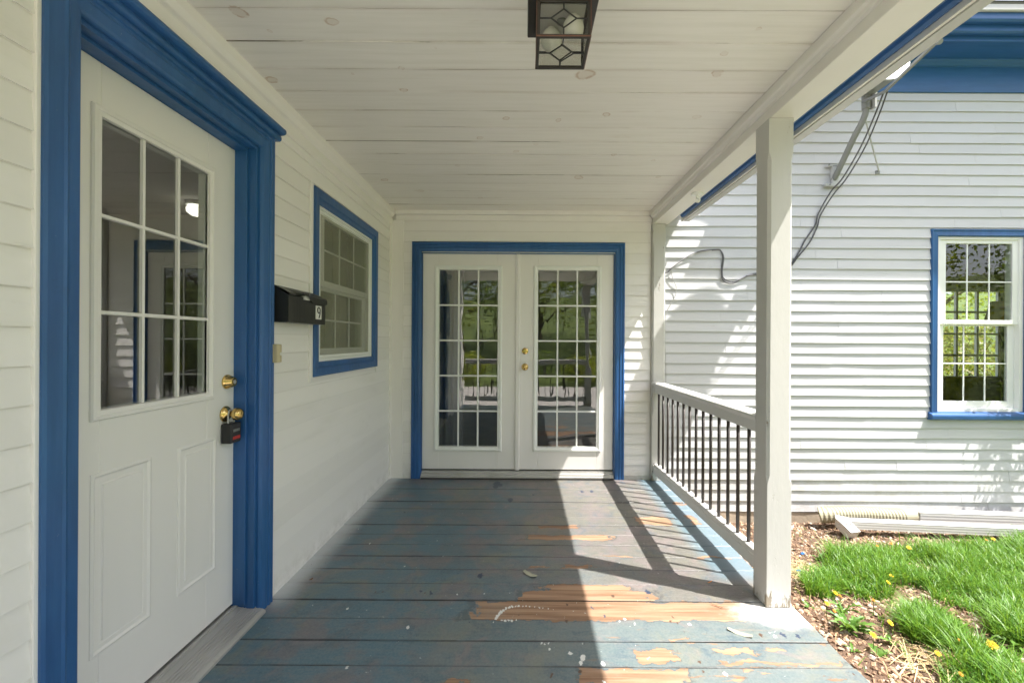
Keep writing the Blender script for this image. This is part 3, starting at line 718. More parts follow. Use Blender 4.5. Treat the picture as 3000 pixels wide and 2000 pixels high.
# french doors
CAF = [(0, 0), (0, .018), (.010, .026), (.016, .026), (.020, .020), (.030, .020), (.036, .026), (.044, .026), (.048, .020), (.060, .020), (.066, .024), (.086, .020), (.092, .012), (.092, 0)]
m = MB(FB)
for a, b in ((FIo[0], FIo[0] + .006), (FIo[1] - .006, FIo[1])): m.box(a, b, -.12, 0, .0, FIo[3] - .006)
m.box(FIo[0], FIo[1], -.12, 0, FIo[3] - .006, FIo[3])
ff = m.build('door_frame', 'blue', CW)
sc_ = (FO[1] - FO[0] - (FIo[1] - FIo[0])) / 2 / .092
mitre(FB, ff, 'casing', 'blue', FO[0], FO[1], -.005, FO[3], [(w * sc_, d) for w, d in CAF], 'LRT')
SB = 0.0782; ST = 2.1042
m = MB(FB); m.loft([[(u, -.12, .001), (u, .035, .001), (u, .035, .022), (u, .018, .026), (u, .016, .040), (u, -.012, .046), (u, -.014, .062), (u, -.12, .068)] for u in (FIo[0] + .007, FIo[1] - .007)])
m.build('threshold', 'alum', ff)
m = MB(FB); m.box(FIo[0] + .01, FIo[1] - .01, .035, .041, .001, .012); m.build('threshold_nose', 'framing', ff)
AX = (-0.0858, -0.0440)
for idx, (a, b, gx) in enumerate(((FIo[0] + .008, AX[0] + .004, (-0.8060, -0.2553)), (AX[1] - .001, FIo[1] - .008, (0.1254, 0.6780)))):
    g = (gx[0], gx[1], 0.2912, 1.9515)
    m = MB(FB); ring_box(m, a, b, SB, ST, -.062, -.020, [g])
    fd = m.build('french_door', 'doorwhite', CW, bev=.002, label=['white fifteen-lite french door on the left without a knob', 'white fifteen-lite french door on the right with brass knob and deadbolt'][idx])
    lite(FB, fd, g, -.020, 3, 5, 'glassfrench', 'vinyl', .0085, .042)
    if idx == 0:
        m = MB(FB); m.loft([[(AX[0], -.021, z), (AX[0] + .004, -.004, z), (AX[1] - .006, -.002, z), (AX[1], -.008, z), (AX[1], -.021, z)] for z in (SB - .004, ST - .002)]); m.build('astragal', 'doorwhite', fd, bev=.001)
    else:
        kx = 0.0037
        m = MB(); m.lathe((kx, 4.02, 1.1921), (0, -1, 0), [(.031, 0), (.030, .007), (.020, .014), (.017, .016), (0, .016)], 24); m.build('deadbolt', 'brass', fd, bev=.001)
        m = MB(); m.lathe((kx, 4.02, 1.0417), (0, -1, 0), [(.033, 0), (.032, .005), (.024, .011), (.012, .016), (.012, .030), (.020, .036), (.026, .046), (.0255, .058), (.018, .067), (0, .070)], 24); m.build('door_knob', 'brass', fd, smooth=True)

# tall window in the clapboard wall
gU = (3.9623, 4.5878, 1.5072, 2.2258)
gL = (3.9685, 4.5751, 0.7420, 1.4524)
zm = 1.4809
win = fit_window(FB, CW, RW, RI, gU, gL, zm, 'blue', [(0, 0), (0, .020), (.008, .026), (.016, .024), (.022, .018), (.050, .020), (.058, .022), (.064, .016), (.070, 0)], 'LRT', -.016, -.044, 'glasswin', 3, 2)
m = MB(FB); m.loft([[(u, 0, RW[2] - .072), (u, .040, RW[2] - .072), (u, .056, RW[2] - .060), (u, .058, RW[2] - .032), (u, .050, RW[2] - .016), (u, 0, RW[2] + .004)] for u in (RW[0] - .020, RW[1] + .02)])
m.build('window_sill', 'blueh', win, bev=.003)

# cornice and roof edge over the clapboard wall
def band(prof, name, mat, par, u0=-1.26, u1=10, bev=.002):
    m = MB(FB); m.loft([[(u, d, z) for d, z in prof] for u in (u0, u1)]); return m.build(name, mat, par, bev=bev)
o_ = .02
band([(0, 3.627), (.022, 3.627), (.022, 3.86), (0, 3.86)], 'frieze', 'blueh', CW)
band([(.0, 3.86), (.022, 3.86), (.040, 3.868), (.050, 3.895), (.066, 3.905), (.066, 3.925), (0, 3.925)], 'bed_moulding', 'blueh', CW)
UE = 3.30
band([(.0, 3.925), (.066, 3.912), (.30, 3.905), (.30, 3.985), (0, 3.985)], 'soffit', 'blueh', CW, UE)
band([(.30, 3.950), (.345, 3.944), (.362, 3.952), (.362, 4.045), (.30, 4.05)], 'fascia', 'blueh', CW, UE)
band([(.362, 4.004), (.405, 3.998), (.424, 4.008), (.424, 4.09), (.362, 4.095)], 'crown_moulding', 'blueh', CW, UE)
band([(.424, 4.060), (.445, 4.058), (.450, 4.066), (.450, 4.112), (.424, 4.115)], 'drip_edge', 'gutter', CW, UE)
m = MB(FB); m.loft([[(u, 0, z0), (u, .45, z0), (u, .45, z0 + .20), (u, 0, z0 + .20)] for u, z0 in ((UE, 4.05), (-.6, 7.95))]); m.build('rake_board', 'blueh', CW)
m = MB(FB); m.loft([[(-1.4, d, 4.05), (UE, d, 4.05), (-.6, d, 7.95), (-1.4, d, 7.95)] for d in (-.10, -.002)]); m.build('gable', 'trim', CW)
m = MB(FB); m.loft([[(u, .450, 4.1125), (u, .456, 4.122), (u, -4.0, 6.2), (u, -4.0, 6.1), (u, 0, 4.05)] for u in (UE, 10.1)])
rf = m.build('roof', 'shingle', CW)
for r in range(3):
    for i in range(14):
        u = 2.6 + i * .165 + (r % 2) * .08; d0 = .460 - r * .11; z0 = 4.126 + r * .052
        m = MB(FB); m.box(u + .003, u + .162, 0, .13, 0, .006)
        sl = .466
        m.v = [FB(p[0], d0 - (4.0 - p[1]) * .905 if False else d0 - (4.0 - p[1]), z0 + (4.0 - p[1]) * sl + p[2] + .002) for p in m.v]
        m.build('shingle', 'shingle', rf)

# ================================================================ PORCH ROOF, BEAM, GUTTER
PR = empty('porch_roof', (1.25, 1.7, 2.38), 'white porch beam and roof edge carried by the square posts', 'porch roof')
m = MB(); m.box(1.190, 1.333, -.52, 3.998, 2.380, 2.60); m.build('beam', 'trim', PR, bev=.003)
m = MB(); m.loft([[(1.333, y, 2.455), (1.45, y, 2.455), (1.45, y, 2.475), (1.333, y, 2.475)] for y in (-.6, 3.98)]); m.build('soffit', 'trim', PR)
m = MB(); m.loft([[(1.345, y, 2.454), (1.345, y, 2.425), (1.352, y, 2.414), (1.366, y, 2.408), (1.380, y, 2.414), (1.386, y, 2.426), (1.400, y, 2.430), (1.408, y, 2.418), (1.420, y, 2.410), (1.432, y, 2.414), (1.436, y, 2.43), (1.436, y, 2.454)] for y in (-.6, 3.86)])
m.build('blue_moulding', 'blue', PR)
m = MB(); m.box(1.4365, 1.4495, -.6, 3.93, 2.392, 2.56); m.build('fascia', 'trim', PR, bev=.001)
m = MB(); m.loft([[(1.450, y, 2.386), (1.497, y, 2.386), (1.503, y, 2.395), (1.506, y, 2.43), (1.525, y, 2.46), (1.556, y, 2.480), (1.560, y, 2.505), (1.552, y, 2.506), (1.548, y, 2.485), (1.520, y, 2.468), (1.500, y, 2.43), (1.496, y, 2.392), (1.454, y, 2.392), (1.454, y, 2.51), (1.450, y, 2.51)] for y in (-.62, 3.90)])
m.build('gutter', 'gutter', PR)
m = MB(); m.loft([[(1.49, y, 2.520), (1.49, y, 2.560), (-1.255, y, 3.30), (-1.255, y, 2.56), (1.0, y, 2.56)] for y in (-.62, 3.97)]); m.build('roof_deck', 'shingle', PR)

def post(x0, x1, y0, y1, label, half=False, z0=0, z1=2.38, grp='square porch posts'):
    t = empty('porch_post', ((x0 + x1) / 2, (y0 + y1) / 2, 0), label, 'post', grp)
    m = MB(); rings = []
    for z, c in ((z0 + .002, .002), (.600, .002), (.640, .013), (2.175, .013), (2.215, .002), (z1 - .002, .002)):
        r = []
        for (cx, cy, sx, sy) in ((x0, y0, 1, 1), (x1, y0, -1, 1), (x1, y1, -1, -1), (x0, y1, 1, -1)):
            a = (cx + sx * c, cy); b = (cx, cy + sy * c)
            r += ([b, a] if (sx, sy) in ((1, 1), (-1, -1)) else [a, b])
        rings.append([(p[0], p[1], z) for p in r])
    m.loft(rings); m.build('shaft', 'post', t)
    return t
s = NT('painted_post'); ps = s.sep(s.P)
k = s.noise(20, 8, stretch=(1.5, 1.5, .35), rough=.7)
low = s.ramp(ps[2], .16, .0, 0, .20)
pk = s.ramp(s.m1('ADD', k, low), .66, .69)
c = s.mix(pk, (.55, .545, .525), (.26, .22, .17))
s.bump(s.m1('ADD', s.m1('MULTIPLY', pk, -.8), s.m1('MULTIPLY', s.noise(60, 5, stretch=(1, 1, .3)), .25)), .6, .006)
M['post'] = s.out(c, .5)
PN = post(1.183, 1.303, 2.075, 2.195, 'near square white porch post with chipped foot at the corner of the bare boards')
post(1.182, 1.302, 3.951, 3.999, 'far white half post against the clapboard wall at the end of the railing')
post(1.183, 1.303, -.50, -.38, 'white corner post behind the camera seen mirrored in the french doors')

# ================================================================ RAILINGS
M['rail'] = paint('white_composite_rail', (.66, .66, .645), .35, .02, (1, .3, 1), .06, .04)
def rail(label, p0, p1, spots, zt0, zt1, zb0, zb1, grp):
    """p0,p1: (x,y) ends; spots: fractions for balusters; zt top-rail top, zb bottom-rail bottom"""
    p0 = Vector((*p0, 0)); p1 = Vector((*p1, 0)); ax = (p1 - p0).normalized(); sd = Vector((ax.y, -ax.x, 0))
    t = empty('railing', tuple((p0 + p1) / 2), label, 'railing', grp)
    def sweep(prof, za, zb, name, mat, bev=0):
        m = MB(); m.loft([[tuple(p + sd * w + Vector((0, 0, z + h))) for w, h in prof] for p, z in ((p0, za), (p1, zb))]); return m.build(name, mat, t, bev=bev)
    sweep([(-.026, -.100), (.026, -.100), (.026, -.045), (.030, -.036), (.046, -.030), (.050, -.020), (.047, -.010), (.036, -.002), (.018, .0), (-.018, .0), (-.036, -.002), (-.047, -.010), (-.050, -.020), (-.046, -.030), (-.030, -.036), (-.026, -.045)], zt0, zt1, 'top_rail', 'rail')
    sweep([(-.024, 0), (.024, 0), (.026, .010), (.026, .060), (.022, .066), (.022, .088), (.018, .092), (-.018, .092), (-.022, .088), (-.022, .066), (-.026, .060), (-.026, .010)], zb0, zb1, 'bottom_rail', 'rail')
    for p, zt, zb, q in ((p0, zt0, zb0, 1), (p1, zt1, zb1, -1)):
        for z0, z1 in ((zt - .108, zt - .04), (zb - .006, zb + .080)):
            m = MB()
            c0 = p + ax * .001 * q; c1 = p + ax * .022 * q
            m.loft([[tuple(c + sd * w + Vector((0, 0, z))) for w, z in ((-.032, z0), (.032, z0), (.032, z1), (-.032, z1))] for c in (c0, c1)])
            m.build('rail_bracket', 'rail', t, bev=.002)
    mesh = None
    for f in spots:
        p = p0.lerp(p1, f); zb = zb0 + (zb1 - zb0) * f + .088; zt = zt0 + (zt1 - zt0) * f - .098
        if mesh is None:
            m = MB(); m.tube([(p.x, p.y, zb), (p.x, p.y, zt)], .0098, 12, False)
            o = m.build('baluster', 'baluster', t, smooth=False); mesh = o.data; bx, by = p.x, p.y
            mesh.polygons.foreach_set('use_smooth', [len(q.vertices) == 4 for q in mesh.polygons]); hz = zb
        else:
            o = bpy.data.objects.new('baluster', mesh); COL.objects.link(o); o.parent = t; o.location = (p.x - bx, p.y - by, zb - hz); ORG[o.name] = ORG[t.name]
    return t
M['baluster'] = paint('dark_bronze_baluster', (.040, .032, .027), .35, .3, (1, 1, .2), .1, .25, (.12, .08, .05))
ya, yb = 3.950, 2.196
bys = [3.883 - .1186 * i for i in range(14)]
rail('white railing with dark round balusters between the near post and the clapboard wall', (1.225, ya), (1.236, yb), [(ya - y) / (ya - yb) for y in bys], .918, .922, .068, .106, 'porch railings')
rail('white railing with dark balusters across the near end of the porch, behind the camera', (-1.19, -.44), (1.18, -.44), [(i + .6) / 20 for i in range(20)], .92, .92, .09, .09, 'porch railings')

# ================================================================ INTERIORS BEHIND THE GLASS
def room(x0, x1, y0, y1, z0, z1, wallm, openside, holes=()):
    m = MB(); t = .05
    r = MB(); r.box(x0, x1, y0, y1, z0 - t, z0); fl = r.build('interior_room', 'roomfloor', kind='structure')
    m.box(x0, x1, y0, y1, z1, z1 + t)
    if openside != 'x1': m.box(x1, x1 + t, y0, y1, z0 - t, z1 + t)
    if openside != 'x0': m.box(x0 - t, x0, y0, y1, z0 - t, z1 + t)
    if openside != 'y0': m.box(x0 - t, x1 + t, y0 - t, y0, z0 - t, z1 + t)
    if holes:
        w = MB(FI)
        h = MB(lambda u, d, z: (u, y1 + d, z)); ring_box(h, x0 - t, x1 + t, z0 - t, z1 + t, .003, t, holes); m.v_ = 0
        b = len(m.v); m.v += h.v; m.f += [tuple(b + i for i in f) for f in h.f]
    else: m.box(x0 - t, x1 + t, y1, y1 + t, z0 - t, z1 + t)
    m.build('interior_wall', wallm, fl); return fl
room(-5.2, -1.405, -.6, 3.9, 0.0, 2.42, 'roomwall', 'x1')
room(-1.30, 2.30, 4.145, 7.6, 0.02, 2.5, 'roomwall', 'y0')
room(2.9, 10.0, 4.145, 7.4, 0.02, 2.75, 'roombrown', 'y0', [(7.15, 8.25, .70, 2.20)])
m = MB(); hy = 7.42
for u in (7.15, 7.52, 7.88, 8.25): m.box(u - .018, u + .018, hy, hy + .04, .70, 2.20)
for z in (.70, 1.08, 1.45, 1.83, 2.20): m.box(7.15, 8.25, hy + .005, hy + .035, z - .018, z + .018)
m.build('window_grid', 'vinyl', origin=(7.7, hy, .70), label='white gridded window across the brown room seen through the tall window', cat='window')
t = empty('ceiling_lamp', (-2.72, 3.54, 2.30), 'round glowing ceiling lamp inside the house seen through the entry door glass', 'ceiling lamp')
m = MB(); m.lathe((-2.72, 3.54, 2.42), (0, 0, -1), [(.08, 0), (.08, .03), (.07, .035)], 20); m.build('lamp_base', 'vinyl', t)
m = MB(); m.lathe((-2.72, 3.54, 2.385), (0, 0, -1), [(.06, 0), (.078, .02), (.075, .05), (.045, .075), (0, .083)], 20); m.build('glass_dome', 'glow', t, smooth=True)
t = empty('floor_lamp', (6.95, 6.2, 0.02), 'orange shaded lamp inside the brown room behind the tall window', 'lamp')
m = MB(); m.lathe((6.95, 6.2, 1.60), (0, 0, 1), [(.20, 0), (.13, .30), (.0, .30)], 20); m.build('lamp_shade', 'orange', t, smooth=False)
m = MB(); m.lathe((6.95, 6.2, .02), (0, 0, 1), [(.14, 0), (.14, .02), (.015, .04), (.015, 1.65)], 12); m.build('lamp_pole', 'dark', t)
def drape(name, x0, x1, y, z0, z1, folds, mat, label):
    m = MB(); a = []; b = []
    for i in range(folds * 6 + 1):
        f = i / (folds * 6); yy = y + .03 * math.sin(i * math.pi / 3); a.append((x0 + (x1 - x0) * f, yy, z0)); b.append((x0 + (x1 - x0) * f, yy, z1))
    a += [(p[0], p[1] + .006, p[2]) for p in a[::-1]]; b += [(p[0], p[1] + .006, p[2]) for p in b[::-1]]
    m.loft([a, b]); m.build(name, mat, origin=((x0 + x1) / 2, y, z0), label=label, cat='curtain')
drape('curtain', -1.00, -.62, 4.32, .05, 2.15, 5, 'curtain', 'grey curtain hanging inside the left french door')
m = MB(); 
m.loft([[(x + .02 * math.sin(i * 1.05), 2.45 + i * .022, z) for i, x in enumerate([-1.50] * 54)] + [(x + .006 + .02 * math.sin(i * 1.05), 2.45 + i * .022, z) for i, x in reversed(list(enumerate([-1.50] * 54)))] for z in (.95, 2.25)])
M['curtain2'] = paint('olive_curtain_cloth', (.26, .26, .19), .9, .1)
m.build('curtain', 'curtain2', origin=(-1.5, 3, .95), label='olive curtain drawn behind the small window of the entrance wall', cat='curtain')

# ================================================================ CEILING LANTERN
T = empty('ceiling_lantern', (.111, 1.342, 2.49), 'square dark bronze lantern with leaded glass under the porch ceiling', 'lantern')
lx0, lx1, ly0, ly1, lz0, lz1 = .031, .191, 1.265, 1.419, 2.190, 2.300
m = MB(); w = .0095
for x in (lx0, lx1 - w):
    for y in (ly0, ly1 - w): m.box(x, x + w, y, y + w, lz0 + w, lz1)
for z in (lz0, lz1 - w * .5):
    h = w if z == lz0 else w * .9
    m.box(lx0, lx1, ly0, ly0 + w, z, z + h); m.box(lx0, lx1, ly1 - w, ly1, z, z + h)
    m.box(lx0, lx0 + w, ly0 + w, ly1 - w, z, z + h); m.box(lx1 - w, lx1, ly0 + w, ly1 - w, z, z + h)
m.build('lantern_frame', 'dark', T, bev=.0012)
m = MB(); e = .0016
m.box(lx0 - e, lx1 + e, ly0 - e, ly0, lz0 + .001, lz0 + .0045); m.box(lx0 - e, lx1 + e, ly0 - e, ly0, lz1 - .001, lz1 + .003)
for x in (lx0 - e, lx1): m.box(x, x + e, ly0, ly1, lz0 + .001, lz0 + .0045); m.box(x, x + e, ly0 - e * .5, ly0 + e, lz0 + .005, lz1 - .002)
m.build('copper_edge', 'copper', T)
def pane_l(fr, u0, u1, z0, z1):
    m = MB(fr); m.box(u0, u1, -.0015, .0, z0, z1); m.build('pane', 'glasslamp', T)
    cu, cz = (u0 + u1) / 2, (z0 + z1) / 2; a, b = (u1 - u0) * .27, (z1 - z0) * .29
    m = MB(fr)
    for p, q in (((cu - a, cz), (cu, cz + b)), ((cu, cz + b), (cu + a, cz)), ((cu + a, cz), (cu, cz - b)), ((cu, cz - b), (cu - a, cz)), ((u0, cz), (cu - a, cz)), ((u1, cz), (cu + a, cz)), ((cu, z0), (cu, cz - b)), ((cu, z1), (cu, cz + b))):
        m.tube([(p[0], .001, p[1]), (q[0], .001, q[1])], .0021, 6, False)
    m.build('lead_came', 'blackr', T)
pane_l(lambda u, d, z: (u, ly0 + .004 - d, z), lx0 + w, lx1 - w, lz0 + w, lz1 - w * .5)
pane_l(lambda u, d, z: (u, ly1 - .004 + d, z), lx0 + w, lx1 - w, lz0 + w, lz1 - w * .5)
pane_l(lambda u, d, z: (lx0 + .004 - d, u, z), ly0 + w, ly1 - w, lz0 + w, lz1 - w * .5)
pane_l(lambda u, d, z: (lx1 - .004 + d, u, z), ly0 + w, ly1 - w, lz0 + w, lz1 - w * .5)
pane_l(lambda u, d, z: (u, z, lz0 + .004 - d), lx0 + w, lx1 - w, ly0 + w, ly1 - w)
m = MB(); h0 = 2.312
m.loft([[(lx0 - q, ly0 - q, z), (lx1 + q, ly0 - q, z), (lx1 + q, ly1 + q, z), (lx0 - q, ly1 + q, z)] for q, z in ((.0, 2.301), (.0, 2.312), (.026, 2.314), (.028, 2.322), (.020, 2.326), (.020, 2.334), (.012, 2.338), (.012, 2.352), (.0, 2.36), (-.02, 2.40), (-.02, 2.47), (.01, 2.475), (.01, 2.492))])
m.build('hood', 'dark', T, bev=.001)
m = MB(); m.lathe(((lx0 + lx1) / 2, (ly0 + ly1) / 2, 2.299), (0, 0, -1), [(.016, 0), (.016, .01), (0, .01)], 12); m.build('socket', 'grey', T)
m = MB(); m.box(lx0 + .012, lx1 - .012, ly0 + .012, ly1 - .012, 2.2945, 2.2985); m.build('reflector_plate', 'alum', T)
for cx, cy in ((.080, 1.375), (.145, 1.320)):
    m = MB(); m.lathe((cx, cy, 2.300), (0, 0, -1), [(.012, 0), (.013, .010), (.024, .018), (.031, .032), (.033, .045), (.031, .058), (.022, .070), (0, .077)], 20); m.build('bulb', 'bulb', T, smooth=True)

# ================================================================ MAILBOX, DOORBELL, PADLOCK, HOOK
T = empty('mailbox', (-1.215, 2.32, 1.375), 'black metal wall mailbox with bent lid and number 9 beside the entry door', 'mailbox')
b0, b1, dx, zb, zt = 2.122, 2.512, -1.174, 1.375, 1.512
m = MB()
m.loft([[(-1.250, u, zb), (dx, u, zb), (dx, u, zt), (-1.250, u, zt + .045)] for u in (b0, b1)])
m.build('mailbox_body', 'black', T, bev=.0015)
m = MB(); rings = []
for i in range(15):
    u = b0 - .004 + (b1 - b0 + .008) * i / 14
    lift = .004 + (.014 if 4 <= i <= 6 else .006 if i in (3, 7) else 0)
    sag = -.030 if i >= 8 else (-.006 if i < 4 else -.010 - .005 * (i - 4))
    rings.append([(-1.252, u, zt + .050), (dx - .03, u, zt + .028 + lift * .6), (dx + .006 + (.010 if 3 <= i <= 6 else 0), u, zt + .006 + lift), (dx + .010 + (.012 if 3 <= i <= 6 else 0), u, zt + .004 + lift + sag),
                  (dx + .008 + (.012 if 3 <= i <= 6 else 0), u, zt + .004 + lift + sag), (dx + .004 + (.010 if 3 <= i <= 6 else 0), u, zt + .004 + lift), (dx - .03, u, zt + .026 + lift * .6), (-1.252, u, zt + .047)])
m.loft(rings); m.build('mailbox_lid', 'black', T)
n0, n1, nz0, nz1 = 2.3940, 2.4622, 1.404, 1.480
m = MB(FL); m.box(n0, n1, .0862, .0870, nz0, nz1); m.build('number_plate', 'number', T)
cu, cz = (n0 + n1) / 2, (nz0 + nz1) / 2
m = MB(FL); sc2 = (n1 - n0)
top = [(cu + math.cos(a) * sc2 * .23, .0880, cz + .013 + math.sin(a) * .016) for a in [2 * math.pi * i / 16 for i in range(17)]]
m.tube(top, .0032, 6, False)
m.tube([(cu + sc2 * .23, .0880, cz + .013), (cu + sc2 * .20, .0880, cz - .008), (cu + sc2 * .02, .0880, cz - .030)], .0032, 6)
m.build('digit_nine', 'black', T)
m = MB(); m.box(-1.225, dx + .006, b0 + .14, b0 + .20, zt - .012, zt + .008); m.build('paper', 'number', origin=(-1.2, b0 + .17, zt - .012), label='slip of paper sticking out from under the mailbox lid', cat='paper')

T = empty('doorbell', (-1.235, 2.108, 1.222), 'small beige doorbell button fixed to the blue door casing below the mailbox', 'doorbell')
m = MB(); q = 1.2196
m.loft([[(-1.238, 2.094, q - h), (-1.216, 2.096, q - h), (-1.208, 2.104, q - h + .003), (-1.208, 2.124, q - h + .003), (-1.216, 2.130, q - h), (-1.238, 2.130, q - h)] if h > 0 else [(-1.238, 2.094, q - h), (-1.216, 2.096, q - h), (-1.208, 2.104, q - h - .003), (-1.208, 2.124, q - h - .003), (-1.216, 2.130, q - h), (-1.238, 2.130, q - h)] for h in (.046, -.046)])
m.build('doorbell_case', 'beige', T, bev=.002)
m = MB(); m.lathe((-1.208, 2.114, q - .002), (1, 0, 0), [(.008, 0), (.008, .002), (.006, .003), (0, .003)], 14); m.build('push_button', 'number', T)

kx = X0 + .026
T = empty('padlock', (kx, kn[0], kn[1] - .08), 'black key safe padlock hanging from the brass entry door knob', 'padlock')
m = MB(); m.tube([(kx, kn[0] - .017, kn[1] - .045), (kx, kn[0] - .019, kn[1] - .01), (kx, kn[0] - .013, kn[1] + .012), (kx, kn[0], kn[1] + .0185), (kx, kn[0] + .013, kn[1] + .012), (kx, kn[0] + .019, kn[1] - .01), (kx, kn[0] + .017, kn[1] - .045)], .0038, 10); m.build('shackle', 'alum', T, smooth=True)
m = MB(); m.box(kx - .022, kx + .024, kn[0] - .034, kn[0] + .034, kn[1] - .128, kn[1] - .040); m.build('lock_body', 'blackr', T, bev=.005, seg=2)
m = MB(); m.box(kx + .0242, kx + .0248, kn[0] - .022, kn[0] + .026, kn[1] - .112, kn[1] - .098); m.build('red_stripe', 'red', T)
for i in range(4):
    m = MB(); m.box(kx + .0242, kx + .0258, kn[0] - .020 + i * .011, kn[0] - .012 + i * .011, kn[1] - .078, kn[1] - .066); m.build('dial', 'grey', T)
    
hk = ((1.2623,3.1394,2.3800))
T = empty('ceiling_hook', hk, 'small white screw hook under the porch beam near the far post', 'hook')
hx, hy, hz = hk
m = MB(); m.lathe((hx, hy, 2.380), (0, 0, -1), [(.042, 0), (.041, .010), (.016, .018), (0, .019)], 16); m.build('hook_base', 'vinyl', T)
m = MB(); m.tube([(hx, hy, 2.372), (hx, hy, 2.350), (hx + .012, hy, 2.342), (hx + .016, hy, 2.328), (hx + .004, hy, 2.318), (hx - .010, hy, 2.326)], .0095, 8); m.build('hook', 'vinyl', T, smooth=True)

# ================================================================ SATELLITE DISH AND CABLES
T = empty('satellite_dish', (2.88, 3.97, 2.84), 'grey satellite dish on a bent wall arm above the clapboards, half hidden by the gutter', 'satellite dish')
dc = Vector((2.745, 3.46, 3.635)); dn = Vector((.10, -.93, .35)).normalized()
du = (Vector((0, 0, 1)) - dn * dn.z).normalized(); dr = du.cross(dn)
m = MB(); rings = []
for q in [0, .2, .4, .6, .8, .95, 1.0, 1.0, .95, .8, .6, .4, .2, 0]: pass
prof = [(r, .07 * r * r) for r in (.001, .2, .4, .6, .8, .95, 1.0)]
allp = [(r, h, 0) for r, h in prof] + [(1.012, .07, 0), (1.012, .058, 0)] + [(r, h - .008, 0) for r, h in prof[::-1]]
for r, h, _ in allp:
    rings.append([tuple(dc + dr * (.34 * r * math.cos(a)) + du * (.34 * r * math.sin(a)) + dn * (h - .03)) for a in [2 * math.pi * k / 36 for k in range(36)]])
m.loft(rings, cap=False); m.build('reflector', 'greywhite', T, smooth=True)
bt = dc - du * .262
m = MB(); m.tube([(2.868, 3.975, 2.80), (2.875, 3.92, 2.87), (2.895, 3.76, 3.10), (2.915, 3.69, 3.21), (2.923, 3.665, 3.30), (2.923, 3.665, 3.46)], .025, 14); m.build('mast', 'grey', T, smooth=True)
m = MB(); m.lathe((2.923, 3.665, 3.29), (0, 0, 1), [(.033, 0), (.034, .12), (.029, .13), (0, .13)], 14)
m.build('clamp', 'grey', T, bev=.002)
m = MB(); m.box(2.952, 2.972, 3.61, 3.66, 3.28, 3.44); m.build('clamp_arm', 'greywhite', T, bev=.002)
m = MB(); m.box(2.80, 2.96, 3.42, 3.66, 3.40, 3.425); m.build('dish_bracket', 'grey', T, bev=.002)
a0 = Vector((2.825, 3.36, 3.265)); a1 = Vector((2.845, 2.96, 3.375))
m = MB(); m.tube([(2.86, 3.62, 3.33), tuple(a0), tuple(a1)], .0135, 4, False); m.build('feed_arm', 'grey', T)
m = MB(); m.lathe(tuple(a1), tuple((dc - a1).normalized()), [(.018, -.03), (.02, .03), (.032, .05), (.032, .07), (0, .07)], 16); m.build('feed_horn', 'grey', T)
m = MB(); m.tube([(2.925, 3.68, 3.22), (3.288, 3.972, 2.885)], .0065, 8, False); m.build('strut', 'greywhite', T)
m = MB(FB); m.box(3.268, 3.305, .008, .022, 2.862, 2.895); m.build('strut_foot', 'grey', T, bev=.002)
m = MB(); m.loft([[tuple(Vector((x, y, z))) for x, y, z in ring] for ring in (
    [(2.79, 3.988, 2.94), (2.93, 3.988, 2.94), (2.93, 3.988, 2.925), (2.79, 3.988, 2.925)], [(2.80, 3.955, 2.93), (2.92, 3.955, 2.93), (2.92, 3.955, 2.915), (2.80, 3.955, 2.915)])])
m.loft([[(2.845, 3.955, z), (2.905, 3.955, z), (2.905, 3.990, z), (2.845, 3.990, z)] for z in (2.76, 2.94)])
m.build('wall_bracket', 'greywhite', T, bev=.004)
m = MB(); m.box(2.78, 2.95, 3.952, 3.991, 2.735, 2.765); m.build('bracket_foot', 'greywhite', T, bev=.004)
for x, z in ((2.81, 2.933), (2.91, 2.933), (2.82, 2.750), (2.93, 2.750)):
    m = MB(); m.lathe((x, 3.952, z), (0, -1, 0), [(.008, 0), (.008, .006), (0, .006)], 6); m.build('bolt', 'grey', T)

def cable(pts, r, mat, label):
    m = MB(); m.tube(pts, r, 7); c = pts[0]
    return m.build('cable', mat, smooth=True, origin=c, label=label, cat='cable', group='cables on the clapboard wall')
cable([((2.8694,3.4200,3.3023)), ((2.9001,3.5500,3.1739)), ((2.9058,3.7000,2.9864)), ((2.8576,3.8400,2.7732)), ((2.8122,3.9300,2.6752)), ((2.7276,3.9700,2.4886)), ((2.7033,3.9800,2.3800)), ((2.6086,3.9800,2.2361)), ((2.5330,3.9800,2.0924)), ((2.3939,3.9800,1.9324)), ((2.1392,3.9800,1.9150)), ((2.0629,3.9800,1.9050))], .0065, 'cable', 'upper dark cable running down the dish arm to the post')
cable([((2.8967,3.4200,3.3025)), ((2.9342,3.5500,3.1741)), ((2.9443,3.7000,2.9866)), ((2.8945,3.8400,2.7734)), ((2.8312,3.9300,2.6439)), ((2.7468,3.9700,2.4728)), ((2.7225,3.9800,2.3642)), ((2.6533,3.9800,2.2205)), ((2.5458,3.9800,2.0861)), ((2.4255,3.9800,1.9644)), ((2.1233,3.9800,1.9245))], .0060, 'cable', 'lower dark cable running down the dish arm beside the other')
cable([((2.3939,3.9800,1.9324)), ((2.1424,3.9800,1.9214)), ((2.0661,3.9800,1.8987)), ((1.9549,3.9800,1.8535)), ((1.8593,3.9800,1.8752)), ((1.8398,3.9800,1.9451)), ((1.8518,3.9800,2.0726)), ((1.8259,3.9800,2.1361)), ((1.7804,3.9780,2.1481)), ((1.6031,3.9800,2.1221)), ((1.4444,3.9800,2.0320)), ((1.3336,3.9800,1.9358)), ((1.2991,3.9800,1.8305)), ((1.2977,3.9700,0.9717)), ((1.2982,3.9700,0.3365))], .0052, 'cable', 'grey cable looped over a nail left of the post and dropping beside the half post')
